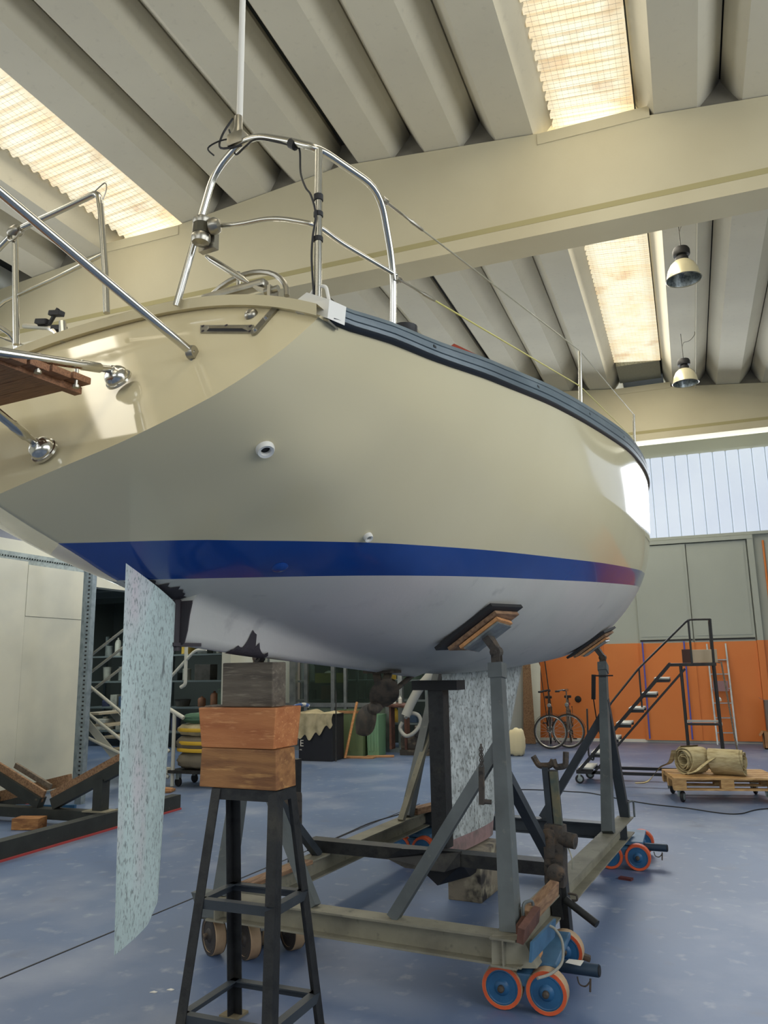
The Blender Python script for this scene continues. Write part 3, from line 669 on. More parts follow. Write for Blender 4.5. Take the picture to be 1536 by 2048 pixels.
pp = MB().tube([(-.43, -3.56, 2.94), (-.48, -3.57, 3.45)], .0125, 12).build('pushpit_post', chrome, boat, smooth=True)
MB().tube([(.01, -3.55, 3.22), (-.25, -3.555, 3.18), (-.52, -3.56, 3.15), (-.98, -3.5, 3.05)], .008, 8).build('pushpit_lower_rail', chrome, boat, smooth=True)
MB().tube(curve([(-.06, -3.55, 3.505), (0.0, -3.55, 3.53), (.012, -3.55, 3.50), (-.005, -3.55, 3.46)], 5), .0025, 5).build('gate_pin_wire', chrome_d, boat)
MB().lathe([(.02, -.03), (.026, -.015), (.026, .015), (.02, .03)], (-.475, -3.57, 3.445), (1, 0, .06), 10).tube(arc((-.47, -3.58, 3.43), .035, 0, 6.28, 10, (1, 0, 0), (0, .2, 1)), .005, 6).build('rail_clamp', chrome_d, boat, smooth=True)
# port side rod holder and clips
MB().tube(rounded([(-.60, -3.4, 3.12), (-.40, -3.42, 3.06), (-.33, -3.44, 3.0), (-.32, -3.46, 2.93)], .05), .011, 8).build('rod_holder', chrome, boat, smooth=True)
MB().cyl((-.23, -3.5, 2.93), (-.245, -3.5, 3.02), .015, 10).build('rail_socket', chrome, boat)
mb = MB()
for d in ((-.38, 3.12), (-.46, 3.10), (-.36, 3.05)): mb.bev((d[0], -3.42, d[1]), (.07, .03, .022), .005, (0, .2, 0))
mb.bar((-.42, -3.42, 3.08), (-.37, -3.42, 3.14), .012, .012); mb.build('rail_clip', black_m, boat)
# stern lamp on its bracket
sl = MB().lathe([(.0, -.005), (.03, .0), (.034, .012), (.034, .025), (.031, .03), (.031, .07), (.034, .075), (.034, .088), (.02, .10), (0, .102)], (.535, -3.60, 3.10), (.03, .05, 1), 18).build('stern_lamp', chrome_d, boat, smooth=True)
MB().lathe([(.0325, .031), (.0325, .069)], (.535, -3.60, 3.10), (.03, .05, 1), 18).build('lens', mat('smoked_lens', (84, 80, 66), .15), sl)
MB().lathe([(.0, 0), (.028, .003), (.03, .02), (.022, .035), (0, .04)], (.575, -3.60, 3.15), (1, .2, 0), 14).b2((.50, -3.57, 3.09), (.57, -3.545, 3.18)).build('bracket', chrome_d, sl, smooth=True)
# aerial pole
an = MB().tube([(.615, -3.5, 3.60), (.607, -3.48, 4.9)], .0115, 14).build('aerial_pole', white_gl, boat, smooth=True, label='white aerial pole')
MB().lathe([(.018, 0), (.022, .01), (.022, .05), (.016, .07), (.014, .12)], (.625, -3.52, 3.50), (-.01, .02, 1), 14).bev((.65, -3.55, 3.49), (.07, .05, .05), .012).build('pole_clamp', chrome_d, an, smooth=True)
MB().tube(arc((.62, -3.5, 4.21), .03, 0, 5.2, 12, (1, 0, 0), (0, 1, .2)), .004, 6).build('wire_loop', black_m, an)
MB().tube(curve([(.60, -3.52, 3.62), (.57, -3.54, 3.55), (.58, -3.56, 3.48), (.68, -3.57, 3.45)], 5), .004, 6).tube(curve([(.55, -3.56, 3.46), (.53, -3.57, 3.49), (.58, -3.56, 3.51), (.66, -3.55, 3.5)], 5), .003, 6).build('aerial_cable', black_m, an)
# stanchions and lifelines, both sides
def stan(sg, a, h):
    b, z = PX[5](a)-.05, PZ[5](a)+.02
    return Vector((sg*b, a, z)), Vector((sg*(b+.02), a+.01, z+h))
wire = mat('lifeline_wire', (170, 168, 150), .4, .6); wire_y = mat('yellowed_lifeline', (196, 190, 112), .5)
for sg in (1, -1):
    tops = []; mids = []
    for a, h in ((-1.05, .45), (1.25, .45), (3.4, .45)):
        p, q = stan(sg, a, h); tops.append(q); mids.append(p.lerp(q, .5))
        st = MB().tube([p, q], .0125, 10, r_list=[.013, .010]).build('stanchion', chrome, boat, smooth=True)
        MB().lathe([(.032, -.02), (.032, -.008), (.018, .0), (.016, .05)], p, (0, 0, 1), 12).build('socket', chrome_d, st, smooth=True)
    s0, s1 = Vector((sg*1.098, -3.31, 3.262)), Vector((sg*1.088, -3.19, 3.02))
    bow = Vector((sg*.12, 5.0, PZ[5](5.0)+.45)); bow2 = bow-Vector((0, 0, .22))
    for nm, first, L, last, m in (('upper_lifeline', s0, tops, bow, wire), ('lower_lifeline', s1, mids, bow2, wire_y)):
        ll = MB().tube([first]+L+[last], .0035, 6).build(nm, m, boat, smooth=True)
        d = (L[0]-first).normalized()
        MB().tube([first+d*.0, first+d*.03, first+d*.04, first+d*.2, first+d*.21, first+d*.30], .006, 8, r_list=[.012, .012, .005, .005, .008, .006]).build('rigging_screw', chrome_d, ll, smooth=True)
    if sg == -1: continue
    MB().tube(arc(s1+Vector((0, 0, .0)), .02, 0, 6.28, 8, (0, 1, 0), (0, 0, 1)), .004, 6, closed=False).build('shackle', chrome_d, boat)
MB().tube(rounded([(-.55, 4.4, 3.48), (-.5, 4.5, 3.92), (0, 5.3, 3.98), (.5, 4.5, 3.92), (.55, 4.4, 3.48)], .2), .0125, 10).build('pulpit', chrome, boat, smooth=True)
# winch and red hatch seen over the rail, cabin trunk and mast behind them
MB().lathe([(.05, 0), (.05, .03), (.035, .045), (.035, .08), (.05, .10), (.052, .125), (.02, .135)], (1.02, -2.98, 2.80), (0, 0, 1), 18).build('winch', black_m, boat, smooth=True)
MB().tube(arc((1.02, -2.98, 2.86), .05, 0, 6.28, 16, (1, 0, 0), (0, 1, 0)), .005, 6).build('winch_ring', chrome, boat)
mb = MB(); mb.prism([(-.62, -1.6, 2.98), (.62, -1.6, 2.98), (.55, -1.5, 3.22), (-.55, -1.5, 3.22)], (0, 3.6, .25)); mb.build('coachroof', white_gl, boat)
MB().prism([(.80, -1.95, 2.90), (.80, -1.95, 3.27), (.83, -1.95, 3.285), (1.03, -1.95, 3.145), (1.03, -1.95, 2.90)], (0, .03, 0)).build('red_board', mat('red_canvas', (150, 64, 46), .8), boat)
# ------------------------------------------------------------------ swim platform carried on stainless struts
sp = thing('swim_platform', (0, -4.0, 2.5), None, None); sp.parent = boat; sp.location = (0, -4.0, 2.5); sp.matrix_parent_inverse = Matrix(); sp.rotation_euler = (0, 0, 0)
def cup(p, n):
    c = MB().lathe([(.0, .056), (.012, .055), (.016, .05), (.018, .046), (.027, .042), (.034, .035), (.039, .026), (.041, .016), (.041, .010), (.046, .008), (.047, .0), (.0, .0)], p, n, 28).build('foot_cup', chrome, sp, smooth=True, sharp=50)
    MB().lathe([(.044, .0), (.044, .0035), (.04, .004)], p, n, 24).build('gasket', black_m, c)
    return c
pl = Vector((.35, -4.55, 2.505))
c1 = Vector((.323, -3.735, 2.592)); n1 = Vector((.02, -.85, .53)); cup(c1, n1)
c2 = Vector((.162, -3.875, 2.336)); n2 = Vector((.04, -.92, .4)); cup(c2, n2)
for p, n, q in ((c1, n1.normalized(), Vector((.352, -4.22, 2.512))), (c2, n2.normalized(), Vector((.262, -4.17, 2.395)))):
    s0 = p+n*.045; d = (q-s0).normalized(); q = s0+d*.78
    MB().tube([s0, s0+d*.05, s0+d*.055, s0+d*.13, s0+d*.135, q], .015, 12, r_list=[.012, .012, .0165, .0165, .0145, .0145]).build('strut', chrome, sp, smooth=True, sharp=30)
MB().tube([c1+n1.normalized()*.04+Vector((-1.1, 0, 0)), (-.75, -4.5, 2.5)], .0145, 12).build('strut', chrome, sp, smooth=True)
e0 = Vector((.585, -3.685, 2.655)); ed = (Vector((.46, -4.25, 2.89))-e0).normalized()
MB().tube([e0, e0+ed*.9], .014, 12).build('strut', chrome, sp, smooth=True)
MB().lathe([(.022, -.012), (.024, 0), (.022, .012)], e0, (1, .1, 0), 14).bar(e0, e0-Vector((0, -.025, .035)), .034, .006, (1, 0, 0)).build('end_fitting', chrome_d, sp, smooth=True)
for i in range(8):
    y = -3.915-.078*i; MB().bev((-.28+.02*i*0, y, 2.535-.005*i), (1.27, .068, .022), .004).build('slat', teak, sp)
for x in (.30, -.3, -.85): MB().b2((x-.015, -4.52, 2.50), (x+.015, -3.88, 2.522)).build('bearer', teak, sp)
for y in (-3.93, -4.07, -4.21): MB().lathe([(.006, -.03), (.006, .02), (.011, .022), (.011, .03)], (.345, y, 2.53), (0, 0, -1), 8).build('bolt', chrome_d, sp)
FRAME = Matrix()
# ------------------------------------------------------------------ cradle under the yacht (boat frame)
FRAME = BOAT
grey_st = mat('grey_painted_steel', (98, 104, 104), .5, .1, var=[((80, 85, 85), 4, .4, .7), ((128, 126, 116), 18, .64, .85)], bump=(40, .08))
grey_dk = mat('dark_grey_steel', (58, 64, 70), .5, .1, var=[((44, 50, 56), 5, .4, .7)], bump=(40, .06))
dusty = mat('dusty_beam_steel', (140, 136, 118), .7, .05, var=[((116, 112, 98), 5, .4, .7), ((96, 94, 84), 22, .62, .8)], bump=(40, .08))
black_st = mat('black_steel', (42, 43, 44), .5, .2, var=[((64, 62, 56), 6, .52, .75), ((30, 31, 33), 20, .5, .7)], bump=(60, .15))
rusty = mat('rusty_dark_steel', (72, 66, 60), .7, .2, var=[((98, 80, 62), 14, .5, .7, 8), ((40, 38, 36), 30, .55, .7)], bump=(50, .3))
zinc = mat('zinc_plate', (146, 152, 150), .4, .7, var=[((118, 124, 122), 16, .4, .7)])
ply = mat('plywood_edge', (206, 150, 96), .6, var=[((170, 116, 70), 30, .4, .7)])
wood = mat('grey_weathered_wood', (124, 112, 98), .8, var=[((94, 84, 74), 5, .4, .65, 8), ((150, 140, 126), 28, .58, .75)], stretch=(6, .8, 6), bump=(30, .25))
woodb = mat('brown_plank', (150, 118, 88), .75, var=[((112, 82, 60), 7, .4, .65, 8)], stretch=(8, 1, 8), bump=(30, .2))
woodr = mat('red_brown_plank', (104, 70, 58), .8, var=[((72, 48, 42), 9, .4, .7)], bump=(30, .3))
def ibeam(mb, p0, p1, w=.10, h=.12, t=.010, z=None):
    p0, p1 = Vector(p0), Vector(p1)
    mb.bar(p0+Vector((0, 0, h/2-t/2)), p1+Vector((0, 0, h/2-t/2)), w, t).bar(p0-Vector((0, 0, h/2-t/2)), p1-Vector((0, 0, h/2-t/2)), w, t).bar(p0, p1, t*.9, h-2*t)
    return mb
cr = thing('boat_cradle', (0, -.2, 0), 'grey steel cradle frame with four pad posts under the yacht', 'cradle')
ZB = .29
for sx in (.86, -.86):
    ibeam(MB(), (sx, -1.68, ZB), (sx, 1.62, ZB), .13, .13).build('side_beam', dusty, cr, label='dusty side beam')
mbx = ibeam(MB(), (-.98, -1.60, ZB), (.94, -1.60, ZB), .12, .128); mbx.build('cross_beam', dusty, cr)
MB().prism([(.80, -1.675, .22), (1.0, -1.60, .22), (.93, -1.60, .36), (.80, -1.66, .36)], (0, .09, 0)).build('corner_gusset', dusty, cr)
ibeam(MB(), (-.92, 1.31, ZB), (.92, 1.31, ZB), .11, .12).build('cross_beam', grey_dk, cr)
mb = MB().prism([(-.98, -1.66, .225), (-.86, -1.66, .225), (-.86, -1.66, .36), (-1.05, -1.66, .36)], (0, .1, 0)); mb.build('corner_gusset', grey_st, cr)
def pad_post(sg, a0, a1, s1, z1, lean_far, m, pad_a):
    """box post from the side beam to a swivel pad against the hull"""
    b = Vector((sg*.86, a0, .355)); p = hull_pt(pad_a, s1); n = hull_n(pad_a, s1); p = Vector((sg*p.x, p.y, p.z)); n = Vector((sg*n.x, n.y, n.z))
    t = p+n*.165+Vector((0, 0, -.02)); d = (t-b).normalized()
    po = MB().bar(b, b+d*((t-b).length-.06), .085, .10, (0, 1, 0), .062, .07).build('post', m, cr)
    MB().bar(b+d*((t-b).length-.13), b+d*((t-b).length-.05), .078, .086, (0, 1, 0)).build('collar', m, po)
    # fork and hinge pin
    hp = t+d*.0
    MB().bar(hp-d*.05+Vector((0, -.02, 0)), hp+d*.03+Vector((0, -.02, 0)), .05, .008, (0, 1, 0)).bar(hp-d*.05+Vector((0, .02, 0)), hp+d*.03+Vector((0, .02, 0)), .05, .008, (0, 1, 0)).cyl(hp+Vector((0, -.030, .01)), hp+Vector((0, .030, .01)), .03, 14).cyl(hp+Vector((0, -.042, .01)), hp+Vector((0, .042, .01)), .013, 10).build('hinge', rusty, po)
    # plate, plywood and rubber in the hull's tangent plane
    u = Vector((0, 1, 0)); u = (u-n*u.dot(n)).normalized(); v = n.cross(u)
    def slab(c, hu, hv, th, name, mm, par, sk=0.0):
        c = Vector(c); q = [c+u*hu+v*(hv+sk), c+u*hu-v*(hv-sk), c-u*hu-v*(hv+sk), c-u*hu+v*(hv-sk)]
        return MB().prism([k-n*th/2 for k in q], n*th).build(name, mm, par)
    slab(p+n*.077, .10, .12, .012, 'pad_plate', zinc, cr)
    slab(p+n*.060, .11, .135, .018, 'pad_board', ply, cr)
    slab(p+n*.035, .13, .17, .02, 'pad_board', woodb, cr, .02)
    slab(p+n*.012+u*-.03, .17, .20, .02, 'rubber_pad', black_m, cr, .03)
    mb = MB().prism([hp+d*.02+u*.03-v*.02, hp+d*.02-u*.03-v*.02, p+n*.08-u*.05-v*.02, p+n*.08+u*.05-v*.02], v*.04); mb.build('pad_lug', rusty, cr)
    return b, t, d
posts = {}
posts['NR'] = pad_post(1, -1.545, 0, .70, 1.85, 0, grey_st, -1.36)
posts['NL'] = pad_post(-1, -1.60, 0, .70, 1.85, 0, grey_st, -1.36)
posts['FR'] = pad_post(1, .88, 0, .67, 1.85, 0, grey_st, 1.62)
posts['FL'] = pad_post(-1, .92, 0, .72, 1.85, 0, grey_st, 1.68)
def brace(p, q, m, w=.055): MB().bar(p, q, w, w*.9, (0, 1, 0)).build('brace', m, cr)
for sg, k in ((1, 'NR'), (-1, 'NL')):
    b, t, d = posts[k]; L = (t-b).length
    brace(b+d*L*.66, (sg*.24, -1.60, .355), grey_st, .06)
    brace(b+d*L*.56, (sg*.86, -.55, .355), grey_dk, .055)
for sg, k in ((1, 'FR'), (-1, 'FL')):
    b, t, d = posts[k]; L = (t-b).length
    brace(b+d*L*.66, (sg*.23, 1.31, .355), grey_dk, .062)
    brace(b+d*L*.74, (sg*.86, 1.60, .355), grey_dk if sg > 0 else dusty, .075)
brace((-.80, 1.35, 1.05), (-.83, .74, .355), dusty, .05)
# bent handles on the beam ends
for p in ((.92, -1.52, .36), (.90, 1.57, .36)):
    MB().tube(rounded([(p[0], p[1], p[2]), (p[0], p[1], p[2]+.12), (p[0]+.03, p[1]+.07, p[2]+.12), (p[0]+.03, p[1]+.07, p[2]-.01)], .025), .008, 8).build('lifting_loop', grey_st, cr, smooth=True)
# chain with handle on near post, lashing hook on far post
b, t, d = posts['NR']; L = (t-b).length
mb = MB(); pc = b+d*L*.86+Vector((-.05, -.045, 0))
for i in range(8):
    c = Vector((.75, -1.565, 1.225-.0135*i)); mb.tube(arc(c, .011, 0, 6.28, 6, (1, 0, 0) if i % 2 else (0, 1, 0), (0, 0, 1.35)), .0028, 4)
mb.build('chain', rusty, cr, kind='stuff')
MB().bar((.748, -1.565, 1.125), (.742, -1.565, .94), .026, .02, (0, 1, 0)).cyl((.742, -1.565, .955), (.79, -1.55, .952), .012, 8).build('locking_bar', rusty, cr)
b, t, d = posts['FR']; q = b+d*(t-b).length*.86
MB().bar(q+Vector((-.075, -.03, .05)), q+Vector((-.09, -.03, -.16)), .03, .035, (0, 1, 0)).bar(q+Vector((-.08, -.03, .04)), q+Vector((.09, -.03, .04)), .012, .012).tube(curve([q+Vector((-.09, -.03, -.16)), q+Vector((-.06, -.04, -.42)), q+Vector((.0, -.04, -.56))], 6), .005, 6).build('ratchet_hook', black_m, cr)

# ------------------------------------------------------------------ steel skates under the cradle corners
tread_o = mat('orange_tread', (214, 92, 48), .5, var=[((190, 76, 44), 6, .4, .7)])
tread_b = mat('worn_beige_tread', (176, 150, 118), .65, var=[((150, 122, 94), 7, .4, .7)])
hub_b = mat('blue_wheel_hub', (38, 92, 134), .45, var=[((28, 74, 112), 9, .4, .7)])
skate_b = mat('blue_skate_paint', (66, 108, 140), .5, var=[((50, 88, 118), 7, .4, .7), ((88, 86, 80), 16, .66, .8)])
tube_m = mat('dark_blue_tube', (48, 66, 84), .5, .2)
def skate(name, loc, rz, label, treads, hub, frame_m, r=.1, handle=True, group=None, wl=None, fr=(.62, .30, .5)):
    sk = thing(name, loc, label, 'skate', rz, group)
    global FRAME; old = FRAME; FRAME = ROOTM[sk]
    for x, y in wl or ((-.108, -.29), (.108, -.29), (-.108, .29), (.108, .29)):
        w = .035
        wh = MB().lathe([(r*.76, -w*.8), (r*.80, -w), (r*.95, -w), (r, -w*.8), (r, w*.8), (r*.95, w), (r*.80, w), (r*.76, w*.8), (r*.76, -w*.8)], (x, y, r), (0, 1, 0), 26, False).build('wheel', treads[0], sk, smooth=True, sharp=30)
        fy = -w-.001
        MB().lathe([(r*.80, .0), (r*.965, .0), (r*.965, .0055), (r*.80, .0055)], (x, y+w-.004, r), (0, 1, 0), 26, False).lathe([(r*.80, .0), (r*.965, .0), (r*.965, .0055), (r*.80, .0055)], (x, y-w+.004, r), (0, -1, 0), 26, False).build('rim_band', treads[1], wh, smooth=True, sharp=30)
        mb = MB()
        for sd in (1, -1): mb.lathe([(r*.82, -.001), (r*.74, .002), (r*.6, -.006), (r*.42, -.006), (r*.3, .008), (r*.22, .012), (0, .012)], (x, y+sd*(w-.002), r), (0, sd, 0), 24)
        mb.build('hub', hub, wh, smooth=True, sharp=30)
        for sd in (1, -1): MB().lathe([(r*.17, .0), (r*.16, .018), (r*.08, .024), (0, .024)], (x, y+sd*(w+.008), r), (0, sd, 0), 12).build('axle_nut', rusty, wh, smooth=True, sharp=30)
    MB().bev((0, 0, .14), (.11, fr[0], .06), .01).bev((0, 0, .190), (fr[1], fr[2], .03), .008).build('frame', frame_m, sk)
    if handle:
        tb = MB().cyl((.06, -.02, .125), (.325, -.05, .13), .03, 18).build('draw_tube', tube_m, sk, smooth=True, sharp=40)
        MB().lathe([(.026, 0), (.026, .004)], (.326, -.050, .13), (.97, -.11, .02), 16).build('tube_mouth', black_m, tb)
        MB().tube(curve([(.22, -.07, .10), (.23, -.08, .07), (.26, -.085, .065), (.285, -.08, .09)], 5), .004, 6).cyl((.28, -.08, .04), (.285, -.08, .10), .005, 8).build('chain_pin', rusty, sk)
    FRAME = old
    return sk
skate('wheel_skate', (.885, -1.24, 0), .1, 'blue skate with orange rimmed wheels under the nearest cradle corner', (tread_b, tread_o), hub_b, skate_b)
skate('wheel_skate', (.85, 1.62, 0), .1, 'blue skate with orange rimmed wheels under the far right cradle corner', (tread_o, tread_o), hub_b, skate_b, .1)
skate('wheel_skate', (-.85, 1.25, 0), .05, 'blue skate half hidden under the far left cradle beam', (tread_o, tread_o), hub_b, skate_b, .1, False)
dkhub = mat('dark_hub', (52, 46, 42), .6)
skate('wheel_skate', (-.79, -1.38, 0), -.5, 'old skate with worn beige wheels under the left cradle corner', (tread_b, dkhub), dkhub, mat('dusty_white_skate', (150, 152, 150), .6), .108, False, wl=((-.078, -.227), (.111, -.095), (.13, .182), (-.06, .06)), fr=(.2, .14, .24))
MB().prism([(1.06, -1.31, .163), (1.14, -1.33, .165), (1.15, -1.29, .178), (1.07, -1.275, .17)], (0, 0, .001)).build('paper_tag', skirt_m, label='crumpled white paper tag on the nearest skate tube', cat='paper')
# loose parts on skates
lp = MB().prism([(.84, -1.70, .215), (1.02, -1.60, .215), (1.02, -1.60, .33), (.98, -1.62, .36), (.84, -1.70, .24)], (.035, -.06, 0))
lp.v = []; lp.f = []; lp.mi = []
lp.box((1.0, -1.475, .311), (.012, .43, .088), (-.03, .12, 0)); tagged = lp.build('skate_side_plate', skate_b, label='light blue steel plate leaning on the nearest cradle corner', cat='plate')
for c, d, rot, m, lab in (((.945, -1.29, .428), (.05, .46, .075), (.07, .12, -.04), woodb, 'pale wooden plank lying on the nearest cradle corner'),
        ((.965, -1.585, .405), (.035, .24, .075), (.16, .2, -.02), woodr, 'red brown wooden wedge nearest the camera on the cradle corner'),
        ((.925, -1.50, .398), (.03, .22, .06), (.22, .12, -.02), woodr, 'dark red wedge between the post and the pale plank')):
    MB().bev(c, d, .004, rot).build('wood_wedge', m, label=lab, cat='wood')
MB().bev((.89, -1.46, .2145), (.16, .20, .018), .003, (0, 0, .1)).build('plywood_packer', ply, label='thin plywood packer between cradle beam and nearest skate', cat='wood')
MB().tube(curve([(1.03, -1.70, .215), (1.07, -1.6, .21), (1.09, -1.48, .225), (1.085, -1.44, .30), (1.05, -1.42, .345), (1.02, -1.42, .36)], 6), .007, 8).build('rope_loop', mat('grey_rope', (140, 138, 128), .8), label='grey rope loop hanging at the nearest skate', cat='rope')
MB().box((.94, 1.02, .008), (.10, .05, .016), (0, 0, -.2)).build('rubber_chock', mat('dark_red_chock', (88, 40, 40), .7), label='flat dark red chock on floor beside far right skate', cat='chock')
MB().bev((-.80, 1.20, .386), (.10, .36, .055), .006, (0, 0, -.25)).build('timber_offcut', woodb, label='brown timber offcut lying on the far left cradle beam', cat='wood')
MB().bev((-.80, -1.12, .372), (.10, .62, .025), .004, (0, 0, -.05)).build('timber_plank', woodb, label='pale orange plank lying along the left cradle beam', cat='wood')

# ------------------------------------------------------------------ black crossbar, prop and block carrying the keel
kf = thing('keel_prop', (0, -.42, .355), 'black steel crossbar and upright prop behind the keel', 'prop')
MB().b2((-.98, -.50, .357), (.80, -.38, .435)).build('crossbar', black_st, kf)
MB().b2((-.055, -.39, .43), (.055, -.28, 1.47)).build('upright', black_st, kf)
MB().b2((-.17, -.41, 1.47), (.17, -.25, 1.535)).build('head_block', black_m, kf)
MB().prism([(-.34, -.51, .365), (-.18, -.56, .33), (.10, -.56, .33), (.19, -.51, .36), (.19, -.51, .45), (.06, -.53, .452), (-.22, -.53, .44)], (0, .04, 0)).build('bracket_plate', black_st, kf)
MB().prism([(-.22, -.40, .35), (.16, -.40, .35), (.10, -.10, .20), (-.02, -.40, .20)], (0, .25, 0)).build('gusset', black_m, kf)
kb = MB().bev((.01, .26, .165), (.25, .50, .33), .006)
kb.build('keel_block', mat('paint_stained_block', (136, 126, 108), .8, var=[((52, 48, 46), 3, .5, .6), ((176, 166, 140), 9, .5, .7, 8)], bump=(30, .3)), label='paint stained timber block standing under the keel', cat='block')

# ------------------------------------------------------------------ angle iron stand with three blocks under the skeg
st = thing('support_stand', (-.09, -2.381, 0), 'tall black angle iron stand carrying stacked wooden blocks', 'stand')
yaw = -.063
def SP(ia, is_, z):
    f = 1-z/1.098; A = ia*(.083+.16*f); S_ = is_*(.177+.072*f)
    return Vector((-.09+A*math.sin(yaw)+S_*math.cos(yaw), -2.381+A*math.cos(yaw)-S_*math.sin(yaw), z))
for ia, is_ in ((-1, -1), (-1, 1), (1, 1), (1, -1)):
    p, q = SP(ia, is_, .012), SP(ia, is_, 1.095)
    lg = MB().angle(p, q, .05, .006, (-is_, 0, 0), (0, -ia, 0)).build('leg', black_st, st)
    MB().b2((p.x-.05, p.y-.05, 0), (p.x+.05, p.y+.05, .012)).build('foot_plate', mat('dusty_foot_plate', (128, 116, 90), .8) if 'dusty_foot_plate' not in MATS else MATS['dusty_foot_plate'], lg)
C4 = [(-1, -1), (-1, 1), (1, 1), (1, -1)]
for z, nm in ((1.098, 'top_rail'), (.63, 'brace'), (.179, 'brace')):
    for i in range(4):
        a, b = SP(*C4[i], z), SP(*C4[(i+1) % 4], z); mid = (a+b)/2; ctr = Vector((-.09, -2.381, z)); inn = (ctr-mid); inn.z = 0
        MB().angle(a, b, .04 if z < 1 else .05, .006, inn, (0, 0, -1)).build(nm, black_st if z > 1 else grey_dk, st)
pine = mat('orange_pine_block', (192, 124, 74), .65, var=[((168, 100, 56), 2.2, .4, .65, 8), ((208, 144, 92), 9, .55, .7, 8)], stretch=(1.2, 6, 9), bump=(22, .2))
pineb = mat('brown_pine_block', (160, 112, 66), .65, var=[((124, 82, 48), 2.6, .42, .62, 8), ((188, 140, 84), 7, .55, .72, 6)], stretch=(1, 5, 7), bump=(22, .25))
oak = mat('grey_oak_block', (104, 94, 80), .75, var=[((76, 68, 58), 3, .42, .62, 8), ((132, 122, 106), 9, .55, .75, 8)], stretch=(1, 5, 8), bump=(22, .3))
def block(lo, hi, rz, m, lab, taper=(0, 0)):
    c = [(a+b)/2 for a, b in zip(lo, hi)]; d = [b-a for a, b in zip(lo, hi)]
    mb = MB().bev(c, d, .007, (0, 0, rz))
    ctr = FRAME @ Vector(c)
    for v in mb.v:
        t = (v.z-lo[2])/d[2]; v.x += (v.x-ctr.x)*taper[0]*(t-.5); v.y += (v.y-ctr.y)*taper[0]*(t-.5)
    return mb.build('wood_block', m, label=lab, cat='block')
bz = .03
block((-.335, -2.47, 1.100), (.088, -2.30, 1.277), bz, pineb, 'brown pine block with a knot, lowest on the stand', (-.03, 0))
block((-.345, -2.47, 1.279), (.078, -2.25, 1.464), bz, pine, 'bright orange pine block in the middle of the stack', (.08, 0))
gb = block((-.232, -2.45, 1.466), (.052, -2.33, 1.672), bz, oak, 'dark grey weathered block on top touching the hull', (0, 0))
MB().bev((-.27, -2.38, 1.468), (.16, .12, .006), .002, (0, 0, .3)).build('shim', wood, label='thin grey wooden shim on the orange block', cat='shim')
# ------------------------------------------------------------------ dirty screw jack beside the cradle
jk = thing('screw_jack', (.945, -.79, 0), 'dirty black rack jack standing between cradle beam and floor', 'jack')
def jv(x, y, z): return Vector((.945+x-.04*z, -.79+y, z))
MB().bar(jv(0, 0, .03), jv(0, 0, 1.02), .055, .07, (0, 1, 0)).build('rack_bar', black_st, jk)
MB().bar(jv(-.025, -.03, .45), jv(-.03, -.02, 1.04), .035, .05, (0, 1, 0)).build('guide_bar', grey_dk, jk)
MB().bar(jv(.02, -.042, .70), jv(.02, -.042, 1.02), .045, .012, (0, 1, 0)).build('rack_face', mat('greasy_rack', (108, 104, 82), .6, var=[((72, 84, 78), 5, .5, .6), ((136, 120, 84), 14, .55, .7)]), jk)
MB().tube(rounded([jv(-.10, -.02, 1.10), jv(-.07, -.02, 1.045), jv(0, -.02, 1.05), jv(.02, -.02, 1.08)], .02), .018, 8, r_list=None).tube(rounded([jv(.02, -.02, 1.085), jv(.03, -.02, 1.04), jv(.09, -.02, 1.05), jv(.10, -.02, 1.13)], .02), .018, 8).build('claw_head', rusty, jk, smooth=True)
mb = MB()
mb.bev(jv(-.015, -.03, .56), (.12, .11, .34), .03, (0, .04, 0)).bev(jv(-.03, -.075, .63), (.07, .07, .16), .03).lathe([(.03, -.02), (.05, 0), (.05, .05), (.035, .06)], jv(-.005, -.07, .48), (.1, -1, 0), 14)
mb.build('gear_housing', rusty, jk, smooth=True, sharp=45)
MB().cyl(jv(.03, -.05, .655), jv(.115, -.06, .645), .042, 16).build('gear_boss', rusty, jk, smooth=True, sharp=40)
MB().cyl(jv(.02, -.04, .325), jv(.20, -.10, .235), .021, 14).build('crank_handle', black_st, jk, smooth=True, sharp=40)
MB().bar(jv(-.03, -.03, .22), jv(-.03, -.03, .5), .06, .06, (0, 1, 0)).build('lower_sleeve', black_st, jk)
MB().tube(rounded([jv(.04, -.04, .36), jv(.09, -.05, .36), jv(.09, -.05, .33), jv(.05, -.04, .325)], .01), .006, 6).build('pawl_loop', rusty, jk)
mb = MB().bev((.96, -.80, .016), (.13, .12, .032), .008).bev((1.02, -.83, .045), (.11, .045, .03), .012, (0, .3, .2)).bev((.95, -.80, .055), (.07, .07, .05), .015); mb.build('foot', rusty, jk)
MB().tube(curve([jv(.06, -.05, .62), jv(.09, -.08, .56), jv(.085, -.08, .5)], 4), .004, 5).build('cord', wire, jk)
# second jack behind the stand, only its foot and bar show
jk2 = thing('screw_jack', (-1.02, -.62, 0), 'dark rack jack behind the stand at left cradle beam', 'jack')
MB().bar((-1.02, -.62, .03), (-1.0, -.62, 1.0), .055, .07, (0, 1, 0)).build('rack_bar', black_st, jk2)
MB().bev((-1.0, -.66, .62), (.11, .10, .32), .03).build('gear_housing', rusty, jk2, smooth=True)
MB().bev((-1.02, -.62, .016), (.14, .12, .032), .008).build('foot', rusty, jk2)
